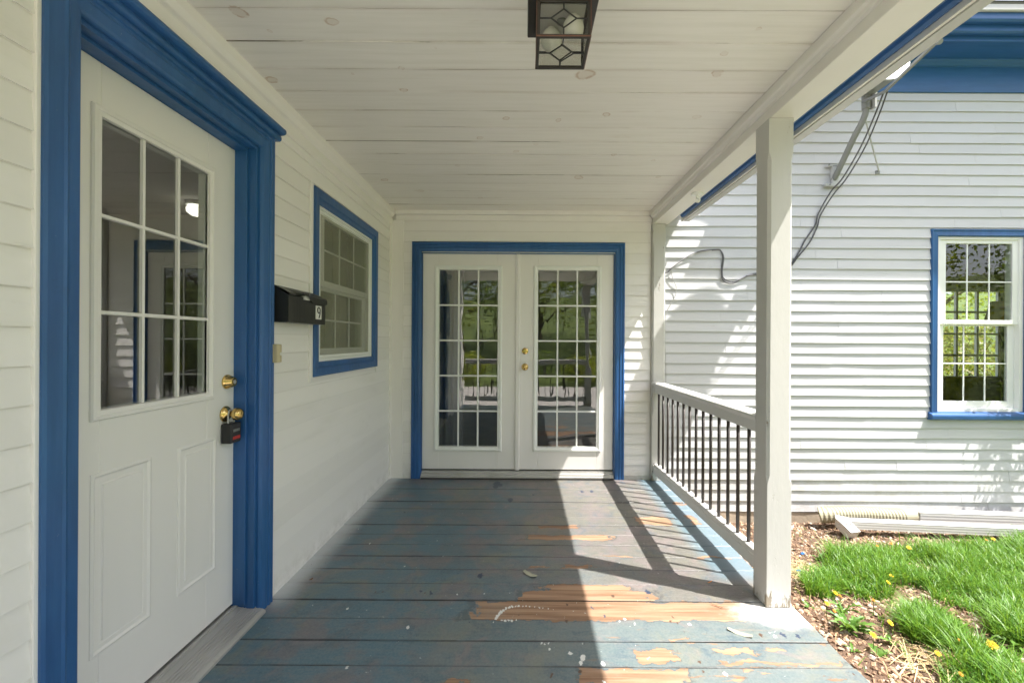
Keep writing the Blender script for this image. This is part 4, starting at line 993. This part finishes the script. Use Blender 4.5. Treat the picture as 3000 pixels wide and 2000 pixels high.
cable([((2.3619,3.9800,1.9482)), ((2.1424,3.9800,1.9278)), ((2.0439,3.9800,1.8922)), ((1.9328,3.9800,1.8310)), ((1.8466,3.9800,1.8656)), ((1.8333,3.9800,1.9610)), ((1.8453,3.9800,2.0821)), ((1.8132,3.9800,2.1424)), ((1.7399,3.9800,2.1420))], .0052, 'cable', 'second grey cable ending at the nail left of the post')
cable([((1.7390,3.9780,2.1415)), ((1.5642,3.9780,2.1023)), ((1.4057,3.9780,2.0059)), ((1.3678,3.9780,1.9580)), ((1.3778,3.9780,1.8785)), ((1.4101,3.9780,1.7991)), ((1.4010,3.9780,1.7099)), ((1.3443,3.9780,1.6078)), ((1.3100,3.9780,1.4962)), ((1.3054,3.9700,1.2893)), ((1.3165,3.9700,1.0035)), ((1.3185,3.9700,0.1143))], .0032, 'cablew', 'thin pale cable curling down beside the half post')

# ================================================================ DOWNPIPES LYING ON THE GROUND
T = empty('flexible_downpipe', ((2.6569,3.8800,-0.2795)), 'cream corrugated flexible pipe lying against the foundation', 'drain pipe')
a = Vector(((2.6810,3.8700,-0.2753))); b = Vector(((3.5973,3.8900,-0.2750)))
m = MB(); rings = []; N = 192
for i in range(N + 1):
    f = i / N; p = a.lerp(b, f) + Vector((0, -.01 * math.sin(f * 9), .012 * math.sin(f * 6.3)))
    per = 5 if (f < .12 or .35 < f < .5 or f > .85) else 5
    r = .070 - .012 * max(0, (f - .75) / .25) + (.0038 * math.sin(i * math.pi / 3) if f < .82 else 0)
    t = Vector((1, 0, 0)); 
    if f < .1: t = Vector((1, -.55 * (1 - f / .1), .25 * (1 - f / .1))).normalized()
    up = Vector((0, 0, 1)); up = (up - t * up.dot(t)).normalized(); w = t.cross(up)
    rings.append([tuple(p + up * math.cos(q) * r + w * math.sin(q) * r * .95) for q in [2 * math.pi * k / 20 for k in range(20)]])
inner = [[tuple(Vector(c) + (Vector(p) - Vector(c)) * .95) for p in r] for r, c in [(rings[0], sum((Vector(p) for p in rings[0]), Vector()) / 20)]]
m.loft(rings, cap=False)
c0 = sum((Vector(p) for p in rings[0]), Vector()) / 20
inn = [[tuple(c0 + (Vector(p) - c0) * .94 + Vector((k * .04, 0, 0))) for p in rings[0]] for k in (0, 1, 3)]
m.loft([rings[0]] + inn, cap=False)
m.build('pipe_body', 'flex', T, smooth=False)
def downspout(pts, w, h, mat='gutter'):
    m = MB(); rings = []
    for i, p in enumerate(pts):
        p = Vector(p); t = (Vector(pts[min(i + 1, len(pts) - 1)]) - Vector(pts[max(i - 1, 0)])).normalized()
        s_ = Vector((0, 0, 1)).cross(t).normalized(); u = t.cross(s_)
        r = []
        n = 5
        for k in range(n * 2 + 1):
            f = -1 + 2 * k / (n * 2); q = 1.0 if k % 2 == 0 else .93
            r.append(tuple(p + s_ * f * w / 2 + u * h / 2 * (1 - (1 - q) * .5)))
        for k in range(1, 6):
            f = 1 - 2 * k / 6; q = 1.0 if k % 2 == 0 else .975; r.append(tuple(p + s_ * w / 2 * q + u * h / 2 * f))
        for k in range(n * 2 + 1):
            f = 1 - 2 * k / (n * 2); r.append(tuple(p + s_ * f * w / 2 - u * h / 2))
        for k in range(1, 6):
            f = -1 + 2 * k / 6; q = 1.0 if k % 2 == 0 else .975; r.append(tuple(p - s_ * w / 2 * q + u * h / 2 * f))
        rings.append(r)
    m.loft(rings); return m
p0 = Vector(((3.5540,3.8700,-0.2671))); p1 = p0 + Vector((3.0, -.10, -.045))
downspout([p0, p1], .100, .078).build('downspout', 'gutter', T, bev=.001)
T = empty('downspout', ((2.7996,3.6600,-0.2972)), 'white ribbed downspout with elbow lying in front of the flexible pipe', 'downspout')
q0 = Vector(((2.7767,3.7000,-0.2734))); q1 = q0 + Vector((3.0, -.16, -.055))
downspout([q0, q1], .088, .066).build('spout_tube', 'gutter', T, bev=.001)
e0 = q0 + Vector((.03, .01, .012)); 
m = downspout([e0 + Vector((-.02, .02, .0)), e0 + Vector((-.055, -.02, -.004)), e0 + Vector((-.048, -.075, -.030)), e0 + Vector((-.035, -.13, -.062))], .100, .074)
m.build('elbow', 'gutter', T, bev=.001)
for dxx in (-.022, .012):
    m = MB(); m.lathe(tuple(e0 + Vector((-.040 + dxx, -.085, .008))), (0, -.3, 1), [(.005, 0), (.005, .003), (0, .003)], 6); m.build('screw', 'dark', T)

# ================================================================ GRAVEL, GRASS, WEEDS
def inpoly(px, py, poly):
    r = np.zeros(len(px), bool); n = len(poly); j = n - 1
    for i in range(n):
        xi, yi = poly[i]; xj, yj = poly[j]
        r ^= ((yi > py) != (yj > py)) & (px < (xj - xi) * (py - yi) / (yj - yi + 1e-12) + xi); j = i
    return r
def G(x, y, h=0):
    return (x, y, zg(y) + h)
POLY = [[(2.0124,2.8845),(2.3478,3.2915),(2.6656,3.3774),(3.0138,3.3440),(3.4730,3.4278),(4.1609,3.5468),(6.6504,3.5128),(3.9118,2.0645),(2.6588,2.2639),(2.6644,2.4351),(2.5706,2.5758),(2.4954,2.6721),(2.4432,2.7334),(2.1771,2.5981),(2.0643,2.6674),(2.0499,2.7938)],[(2.0955,2.3644),(2.3193,2.4829),(2.3821,2.3672),(2.2891,2.2042),(2.0897,2.1620),(2.0300,2.2296)],[(1.9345,1.9680),(2.2959,2.1771),(2.6102,2.3854),(2.6935,2.2935),(3.6217,2.1889),(2.8924,1.5254),(1.6637,1.5177),(1.7775,1.7785)],[(1.8729,2.8829),(2.1167,2.9831),(2.0844,2.7507),(1.8852,2.6258),(1.7768,2.6845)]]
rng = np.random.default_rng(3)
zgv = lambda y: -.22 - .072 * (np.clip(y, 1.5, 4.2) - 1.5)
def scatter(poly, n):
    p = np.array(poly); lo, hi = p.min(0), p.max(0); out = []
    x = rng.uniform(lo[0], hi[0], n * 4); y = rng.uniform(lo[1], hi[1], n * 4)
    k = inpoly(x, y, poly); return x[k][:n], y[k][:n]
def blades(name, xs, ys, h, wd, lean, mat, tagd, clump=True):
    n = len(xs); ang = rng.uniform(0, 2 * np.pi, n); hh = h * rng.uniform(.45, 1.15, n)
    if clump:
        cl = np.array([noise.noise((x * 4, y * 4, 0)) for x, y in zip(xs, ys)]); hh *= 1 + .75 * cl
    ln = lean * rng.uniform(.15, 1.3, n) * hh; dx = np.cos(ang); dy = np.sin(ang); pa = ang + rng.uniform(1.0, 2.1, n); wx = np.cos(pa) * wd; wy = np.sin(pa) * wd
    z0 = zgv(ys) - .01; V = np.empty((n, 7, 3)); 
    for i, (f, w) in enumerate(((0, .8), (.4, 1.0), (.75, .7))):
        bx = xs + dx * ln * f * f; by = ys + dy * ln * f * f; bz = z0 + hh * (f - .18 * f * f * (ln / (hh + 1e-6)))
        V[:, 2 * i] = np.stack([bx - wx * w, by - wy * w, bz], 1); V[:, 2 * i + 1] = np.stack([bx + wx * w, by + wy * w, bz], 1)
    V[:, 6] = np.stack([xs + dx * ln, ys + dy * ln, z0 + hh * (1 - .22 * ln / (hh + 1e-6))], 1)
    me = bpy.data.meshes.new(name); b = (np.arange(n) * 7)[:, None]
    q = np.concatenate([b + [0, 1, 3, 2], b + [2, 3, 5, 4]], 0); t = b + np.array([4, 5, 6])
    faces = q.tolist() + t.tolist()
    me.from_pydata(V.reshape(-1, 3).tolist(), [], faces)
    at = me.attributes.new('rnd', 'FLOAT', 'POINT'); at.data.foreach_set('value', np.repeat(rng.random(n), 7).astype(np.float32))
    me.materials.append(M[mat]); me.polygons.foreach_set('use_smooth', [True] * len(me.polygons))
    o = bpy.data.objects.new(name, me); COL.objects.link(o); tag(o, **tagd)
xs = []; ys = []
for poly, n in zip(POLY, (46000, 4200, 15000, 900)):
    a_, b_ = scatter(poly, n); xs.append(a_); ys.append(b_)
xs = np.concatenate(xs); ys = np.concatenate(ys)
k = np.array([noise.noise((x * 3.1, y * 3.1, 7)) for x, y in zip(xs, ys)]) > -.42
k &= xs > 1.38
blades('grass', xs[k], ys[k], .125, .0024, .9, 'grass', dict(label='bright green lawn grass growing in uneven clumps beyond the gravel', cat='grass', kind='stuff'))
sx, sy = scatter(POLY[0], 500); blades('tall_grass', sx, sy, .20, .0022, .9, 'grass', dict(label='long stray grass blades standing above the lawn', cat='grass', kind='stuff'), False)
a_, b_ = scatter([(1.34, .9), (1.34, 3.96), (5.5, 3.96), (5.5, .9)], 16000)
dd = np.array([noise.noise((x * 2.3, y * 2.3, 3)) + .5 * noise.noise((x * 8, y * 8, 1)) for x, y in zip(a_, b_)]); md_ = np.full(len(a_), 9.)
for pl_ in POLY:
    q_ = np.array(pl_); ce_ = [np.linspace(q_[i], q_[(i + 1) % len(q_)], 12) for i in range(len(q_))]; ce_ = np.concatenate(ce_)
    md_ = np.minimum(md_, np.sqrt(((np.stack([a_, b_], 1)[:, None] - ce_[None]) ** 2).sum(2)).min(1))
kk = (md_ + rng.uniform(0, .10, len(md_)) < .10 + .10 * dd) | (rng.random(len(md_)) < .045)
a_, b_ = a_[kk], b_[kk]; blades('sparse_grass', a_, b_, .065, .0019, 1.1, 'grass', dict(label='sparse short sprigs of grass in the gravel', cat='grass', kind='stuff'), False)
# gravel
n = 17000
gx = rng.uniform(1.325, 5.6, n); gy = rng.uniform(1.0, 3.985, n)
near = rng.random(n) < np.where(gx < 3.4, 1, .45); gx = gx[near]; gy = gy[near]; n = len(gx)
u = np.array([(-1, -1, -.6), (1, -1, -.6), (1, 1, -.6), (-1, 1, -.6), (-.6, -.55, .6), (.6, -.6, .75), (.55, .6, .6), (-.55, .55, .7)])
F_ = np.array([(0, 1, 5, 4), (1, 2, 6, 5), (2, 3, 7, 6), (3, 0, 4, 7), (4, 5, 6, 7)])
sz = rng.uniform(.0055, .0145, n)[:, None, None] * rng.uniform(.6, 1.25, (n, 1, 3)) * np.array([1.25, .85, .6])
V = u[None] * sz * rng.uniform(.75, 1.2, (n, 8, 3))
th_ = rng.uniform(0, 6.28, n); c_, s_ = np.cos(th_)[:, None], np.sin(th_)[:, None]
X_ = V[..., 0] * c_ - V[..., 1] * s_; Y_ = V[..., 0] * s_ + V[..., 1] * c_
tx = rng.normal(0, .28, (n, 1)); ty = rng.normal(0, .28, (n, 1))
V = np.stack([X_ + gx[:, None], Y_ + gy[:, None], V[..., 2] + X_ * tx + Y_ * ty + (zgv(gy) + rng.uniform(.000, .010, n))[:, None]], 2)
np_mesh('gravel', 'gravel', V.reshape(-1, 3), (np.arange(n)[:, None, None] * 8 + F_[None]).reshape(-1, 4), np.repeat(rng.random(n), 8), None, dict(label='brown gravel and chips covering the soil strip beside the porch', cat='gravel', kind='stuff'))
# straw
def straws(name, cx, cy, sx, sy, n, lab, L=.07):
    x = rng.normal(cx, sx, n); y = rng.normal(cy, sy, n); kk = x > 1.36; x, y = x[kk], y[kk]; n = len(x)
    a = rng.normal(.5, .9, n); l = L * rng.uniform(.4, 1.3, n); w = .0016
    z = zgv(y) + rng.uniform(.012, .03, n); dz = rng.normal(0, .012, n)
    ax, ay = np.cos(a) * l, np.sin(a) * l; wx, wy = -np.sin(a) * w, np.cos(a) * w
    V = np.stack([np.stack([x - ax - wx, y - ay - wy, z - dz], 1), np.stack([x - ax + wx, y - ay + wy, z - dz], 1), np.stack([x, y, z + .006 + w], 1), np.stack([x + ax + wx, y + ay + wy, z + dz], 1), np.stack([x + ax - wx, y + ay - wy, z + dz], 1), np.stack([x - wx * 2, y - wy * 2, z + .006], 1)], 1)
    np_mesh(name, 'straw', V.reshape(-1, 3), (np.arange(n)[:, None, None] * 6 + np.array([(0, 1, 2, 5), (5, 2, 3, 4)])[None]).reshape(-1, 4), np.repeat(rng.random(n), 6), None, dict(label=lab, cat='straw', kind='stuff'))
g = ((2.0017,2.0366,-0.2586)); straws('dry_grass', g[0], g[1], .13, .08, 130, 'dry straw lying between the grass and gravel')
g = ((1.9159,2.9312,-0.3230)); straws('dry_grass', g[0], g[1], .07, .16, 160, 'dry stems lying on the gravel beside the near post', .05)
straws('chaff', 2.4, 2.9, .9, .7, 700, 'pale chips and chaff sprinkled over the gravel', .018)

# dandelion flowers
DL = [((1.8560,2.5424),'dandelion flower above the leafy weed nearest the post'),((1.7262,2.4224),'round dandelion flower standing left of the big leafy weed'),((2.3809,2.7887),'open dandelion flower in the middle of the lawn edge'),((2.2867,2.6984),'small dandelion flower just below the open one at the lawn edge'),((2.8796,3.1975),'dandelion flower in the grass behind, in front of the downspout'),((2.6982,3.2598),'closed orange dandelion at the back edge of the grass'),((3.7119,3.3854),'dandelion flower farthest back on the right under the tall window'),((2.8621,3.3169),'orange dandelion bud rising before the white downspout'),((1.7670,2.1460),'dandelion flower over the gravel near the deck edge'),((1.9327,2.2514),'dandelion flower lying on the bare gravel between the weeds'),((2.2673,2.0650),'largest dandelion flower tilted in the right hand grass'),((1.9597,2.0085),'dandelion flower beside the dry straw'),((2.1554,2.1109),'tiny orange dandelion above the straw'),((1.8947,1.8738),'dandelion bud at the bottom edge of the lawn'),((2.1728,1.9021),'orange dandelion in the bottom right corner'),((1.8881,2.5281),'orange dandelion bud behind the leafy weed'),((1.7172,2.3513),'dandelion bud low between the weed leaves'),((2.0246,2.4626),'dandelion bud over the leafy weed on its right'),((3.6805,3.3914),'small orange bud beside the far right dandelion')]
M['orangebud'] = paint('orange_dandelion', (.62, .24, .02), .7, .15)
for i, ((x, y), lab) in enumerate(DL):
    z = zg(y); h = .085 + .02 * random.random(); bud = 'bud' in lab or 'orange' in lab
    T = empty('dandelion', (x, y, z), lab, 'flower', 'dandelion flowers in the yard')
    m = MB(); lx = random.uniform(-.02, .02); top = Vector((x + lx, y - .01, z + h)); m.tube([(x, y, z - .01), (x + lx * .3, y, z + h * .5), tuple(top)], .0018, 6); m.build('stem', 'stem', T)
    r = .011 if bud else random.uniform(.013, .018); 
    if 'largest' in lab: r = .024
    if 'tiny' in lab or 'small' in lab: r *= .75
    m = MB(); ax = Vector((random.uniform(-.4, .4), -.55, .9)).normalized(); uu = ax.orthogonal().normalized(); ww = ax.cross(uu)
    for lay, (nn, rr, el) in enumerate(((18, 1.0, .15), (14, .8, .45), (9, .5, .9))):
        for k in range(nn):
            q = 2 * math.pi * (k + .4 * lay) / nn + random.uniform(-.1, .1); dr_ = (uu * math.cos(q) + ww * math.sin(q)); sd = ax.cross(dr_)
            tip = top + (dr_ * math.cos(el) + ax * math.sin(el)) * r * rr * random.uniform(.85, 1.1)
            b_ = top; ws = r * .16; md_ = top.lerp(tip, .6) + ax * r * .05
            m.add([tuple(b_ - sd * ws * .4), tuple(b_ + sd * ws * .4), tuple(md_ + sd * ws), tuple(tip), tuple(md_ - sd * ws)], [(0, 1, 2, 3, 4)])
    m.lathe(tuple(top - ax * .006), tuple(ax), [(.002, 0), (r * .3, .003), (r * .2, .008), (0, .009)], 8)
    m.build('flower_head', 'orangebud' if bud else 'yellow', T)

# leafy weeds
def weed(x, y, n, L, lab, wide=.16, up=.6):
    T = empty('leafy_weed', (x, y, zg(y)), lab, 'weed', 'leafy weeds by the porch')
    for k in range(n):
        q = 2 * math.pi * k / n + random.uniform(-.6, .6); l = L * random.uniform(.45, 1.1); m = MB(); d = Vector((math.cos(q), math.sin(q), 0)); sd = Vector((-d.y, d.x, 0)); e = up * random.uniform(.5, 1.4)
        cur = []; N = 9; bend = random.uniform(-.35, .35)
        for i in range(N + 1):
            f = i / N; w = l * wide * math.sin(math.pi * min(1, f * .85 + .12)) * (1.0 if i % 2 else .38) * (0 if i == N else 1)
            c = Vector((x, y, zg(y))) + d * l * f * (1 - .25 * e * (1 - f)) + sd * bend * l * f * f + Vector((0, 0, l * e * f * (1 - .55 * f)))
            cur.append((c - sd * w + Vector((0, 0, w * .4)), c, c + sd * w + Vector((0, 0, w * .4))))
        vs = [tuple(p) for r in cur for p in r]; fs = []
        for i in range(N):
            a = i * 3; fs += [(a, a + 1, a + 4, a + 3), (a + 1, a + 2, a + 5, a + 4)]
        m.add(vs, fs); o = m.build('leaf', 'weed', T)
        at = o.data.attributes.new('rnd', 'FLOAT', 'POINT'); at.data.foreach_set('value', [random.random()] * len(o.data.vertices))
for x, y, n_, L_, lab, wd, up in [(1.7684,2.3148,30,0.12,'large leafy dandelion weed on the gravel beside the deck edge',0.16,1.1),(1.8589,2.4782,14,0.1,'upper clump of leaves behind the large dandelion weed',0.16,1.3),(1.9220,2.7704,12,0.08,'small leafy weed right beside the post foot',0.2,0.9),(1.9868,2.7074,12,0.09,'leafy weed between the post and the lawn',0.2,0.9),(2.2191,3.2004,9,0.06,'round tuft of leaves on the gravel left of the lawn',0.3,1.2),(1.7646,2.1202,7,0.06,'broad rounded leaves low on the gravel near the deck corner',0.42,0.6),(1.9100,2.2145,8,0.07,'sprig of leaves behind the broad rounded leaves',0.22,1.0),(1.9266,2.1344,6,0.06,'single flat leaf cluster beside the straw',0.3,0.4),(2.2681,2.0272,16,0.13,'leafy weed in the bottom right corner of the yard',0.2,0.9),(2.0672,1.9157,14,0.12,'leafy weed at the bottom edge of the lawn',0.22,0.8),(2.5266,2.1658,14,0.11,'leafy weed at the right edge of the lawn',0.22,0.9),(1.7073,2.5481,7,0.05,'tiny weed in the gravel under the post',0.2,0.8),(1.6718,2.1583,6,0.05,'tiny weed under the large dandelion',0.2,0.6)]:
    weed(x, y, n_, L_, lab, wd, up)
# blue paint flakes on the gravel
for (x, y), lab in (((2.1419,3.2704), 'small blue paint flake on the gravel farther from the post'), ((1.9308,2.9910), 'curled blue flake on the gravel beside the post')):
    m = MB(); z = zg(y) + .018
    m.loft([[(x - .016, y - .01, z), (x + .004, y - .016, z + .006), (x + .018, y, z + .002), (x + .006, y + .014, z + .007), (x - .012, y + .012, z)], [(x - .015, y - .009, z + .0015), (x + .004, y - .015, z + .0075), (x + .017, y, z + .0035), (x + .006, y + .013, z + .0085), (x - .011, y + .011, z + .0015)]])
    m.build('paint_flake', 'bluechip', origin=(x, y, z), label=lab, cat='paint flake')

# bits lying on the floor boards
for (x, y, sx, sy, rot, mat, nm, lab, cat) in [
    (0.0376, 2.3523, .045, .016, -.7, 'paperleaf', 'paint_flake', 'curled grey paint flake lying on the boards above the bare wood', 'paint flake'),
    (0.9596, 1.8861, .05, .014, -.55, 'paperleaf', 'paint_flake', 'peeled paint strip lying on the board right of the sunlit edge', 'paint flake'),
    (-1.1391, 2.2930, .010, .006, 1.2, 'terracotta', 'dead_leaf', 'tiny brown dead leaf on the boards close to the house wall', 'leaf'),
    (0.9454, 2.0825, .026, .0025, -.6, 'terracotta', 'twig', 'thin brown twig on the bare boards before the post', 'twig'),
    (1.0019, 2.2891, .018, .003, .6, 'orange', 'petal', 'yellow petal in the railing shadow', 'petal')]:
    m = MB(); c_, s_ = math.cos(rot), math.sin(rot)
    def tr(a, b, h): return (x + (a * c_ - b * s_), y + (a * s_ + b * c_), .003 + h)
    rings = []
    for i in range(7):
        f = -1 + i / 3; w = sy * (1 - .35 * f * f) * random.uniform(.8, 1.1); hh = sy * .5 * f * f
        rings.append([tr(f * sx, -w, hh), tr(f * sx, 0, hh * .6 + .0015), tr(f * sx, w, hh), tr(f * sx, 0, hh * .6 - .001)])
    m.loft(rings); m.build(nm, mat, origin=(x, y, 0), label=lab, cat=cat)

# ================================================================ TREES AND SHRUBS AROUND THE HOUSE
def tree(x, y, h, cr, label, mat='leaf', nl=9000, seed=0, ls=.075, low=.35, name='tree', cat='tree'):
    random.seed(seed); np.random.seed(seed); z0 = -.25
    T = empty(name, (x, y, z0), label, cat, 'trees and shrubs around the yard')
    m = MB(); r = h * .022; m.tube([(x, y, z0 - .2), (x + .1, y, z0 + h * .3), (x - .1, y + .1, z0 + h * .6), (x, y, z0 + h * .92)], [r * (1 - .9 * i / 18) for i in range(19)], 8)
    tips = []
    for k in range(13):
        f = low + (1 - low) * k / 13; a = k * 2.4 + random.uniform(-.4, .4); l = cr * (1.05 - .5 * abs(f - .6)) * random.uniform(.7, 1.1)
        b = Vector((x, y, z0 + h * f * .85)); t = b + Vector((math.cos(a) * l, math.sin(a) * l, l * .5)); md_ = b.lerp(t, .5) + Vector((0, 0, .1 * l))
        m.tube([tuple(b), tuple(md_), tuple(t)], [r * .45 * (1 - .85 * i / 12) for i in range(13)], 6); tips += [md_, t, b.lerp(t, .75)]
    m.build('trunk', 'bark', T, smooth=True)
    pts = []; per = nl // len(tips)
    for t in tips:
        s_ = cr * random.uniform(.16, .30); pts.append(np.random.normal(size=(per, 3)) * s_ * np.array([1, 1, .75]) + np.array(t))
    pts = np.concatenate(pts); leaves('crown', mat, pts, ls, T, {}, origin=(x, y, z0))
def bush(x, y, r, h, label, mat, n=2600, seed=0, ls=.05):
    np.random.seed(seed); z0 = zg(y)
    T = empty('shrub', (x, y, z0), label, 'shrub', 'trees and shrubs around the yard')
    m = MB()
    for k in range(7):
        a = k * .9; m.tube([(x, y, z0 - .05), (x + math.cos(a) * r * .4, y + math.sin(a) * r * .4, z0 + h * .5), (x + math.cos(a) * r * .7, y + math.sin(a) * r * .7, z0 + h * .85)], [.018, .004], 5)
    m.build('stems', 'bark', T)
    d = np.random.normal(size=(n, 3)); d /= np.linalg.norm(d, axis=1)[:, None]; rr = np.random.uniform(.45, 1, (n, 1)) ** .6
    lump = 1 + .25 * np.sin(d[:, :1] * 7 + seed) * np.cos(d[:, 1:2] * 6)
    p = d * rr * lump * np.array([r, r, h * .5]) + np.array([x, y, z0 + h * .52]); leaves('foliage', mat, p, ls, T, {}, origin=(x, y, z0))
tree(-3.5, -15, 9, 3.2, 'tall green tree behind the lawn mirrored in the left french door', seed=11)
tree(.8, -17, 8, 3.0, 'green tree beyond the lawn mirrored in the middle of the french doors', seed=12, mat='leafy')
tree(4.8, -14, 9, 3.2, 'green tree beyond the lawn mirrored in the right french door', seed=13)
tree(10.5, -10, 8, 3.0, 'yellow green tree mirrored in the tall window', seed=14, mat='leafy')
tree(15, -3.5, 9, 3.2, 'spreading tree at the right side of the yard', seed=15)
tree(12.5, -6.5, 5, 1.8, 'small yellow green tree mirrored low in the tall window', seed=16, mat='leafy', nl=3000)
tree(13.6, 14.5, 8, 2.8, 'tree behind the house seen through the brown room', seed=17, mat='leafy')
for i in range(16):
    x = -7 + i * 1.15 + .5 * math.sin(i * 7.1); y = -12.5 - 2.5 * (i % 3) - math.sin(i * 3.3); z = hill(x, y)
    T = empty('sapling', (x, y, z), 'thin young tree on the grassy slope, %s from the left of its row' % ['first', 'second', 'third', 'fourth', 'fifth', 'sixth', 'seventh', 'eighth', 'ninth', 'tenth', 'eleventh', 'twelfth', 'thirteenth', 'fourteenth', 'fifteenth', 'last'][i], 'tree', 'young trees on the slope')
    m = MB(); h_ = 3.2 + 1.2 * math.sin(i * 1.9); m.tube([(x, y, z - .2), (x + .1 * math.sin(i), y, z + h_ * .5), (x - .1, y, z + h_)], [.055, .012], 6)
    m.build('trunk', 'bark', T)
    np.random.seed(60 + i); leaves('crown', 'leafy' if i % 2 else 'leaf', np.random.normal(size=(900, 3)) * np.array([.5, .5, .7]) + np.array([x, y, z + h_ * .95]), .07, T, {}, origin=(x, y, z))
for i, (x, y, r, h, mt) in enumerate([(-2.2, -6.8, 1.0, 1.1, 'leafy'), (0.1, -7.4, 1.1, 1.3, 'leaf'), (2.2, -6.9, 1.0, 1.0, 'leafy'), (4.6, -7.6, 1.3, 1.5, 'leaf'), (8.6, -4.6, 1.0, 1.2, 'leafy'), (10.2, -2.8, 1.1, 1.4, 'leafy'), (9.6, -6.4, 1.2, 1.6, 'leaf'), (9.4, 9.6, 1.1, 2.1, 'leafbrown'), (11.6, 10.6, 1.3, 2.4, 'leafbrown')]):
    bush(x, y, r, h, ['low yellow flowering bush mirrored in the left french door', 'rounded green bush mirrored left of the door knob', 'yellow green bush mirrored in the right french door', 'large green bush at the edge of the mirrored lawn', 'low yellow bush mirrored in the tall window', 'bright yellow green bush farthest right of the lawn', 'dense green bush behind the yellow ones', 'olive brown shrub behind the house seen through the brown room', 'larger olive shrub behind the house farther right through the brown room'][i], mt, seed=30 + i)
# slim sapling outside the frame whose branches shade the clapboards under the tall window
random.seed(5); np.random.seed(5)
sx_, sy_ = 4.98, 3.80
T = empty('sapling', (sx_, sy_, zg(sy_)), 'slim young tree by the wall just right of the picture', 'tree')
m = MB(); tips = []
m.tube([(sx_, sy_, -.5), (sx_ - .03, sy_ + .02, .5), (sx_ + .02, sy_, 1.2), (sx_, sy_, 1.75)], [.022, .008], 7)
for k in range(9):
    a = k * 2.2; f = .35 + .14 * k; l = .38 - .02 * k; b = Vector((sx_, sy_, -.3 + f * 1.55)); t = b + Vector((math.cos(a) * l, math.sin(a) * l * .25, l * .9)); m.tube([tuple(b), tuple(b.lerp(t, .5) + Vector((0, 0, -.03))), tuple(t)], [.009, .003], 5); tips += [t, b.lerp(t, .6)]
m.build('trunk', 'bark', T)
leaves('crown', 'leaf', np.concatenate([np.random.normal(size=(34, 3)) * np.array([.06, .03, .07]) + np.array(t) for t in tips]), .028, T, {}, origin=(sx_, sy_, zg(sy_)))
print('objects', len(bpy.data.objects), 'tris', sum(len(o.data.loop_triangles) or sum(len(p.vertices) - 2 for p in o.data.polygons) for o in bpy.data.objects if o.type == 'MESH'))
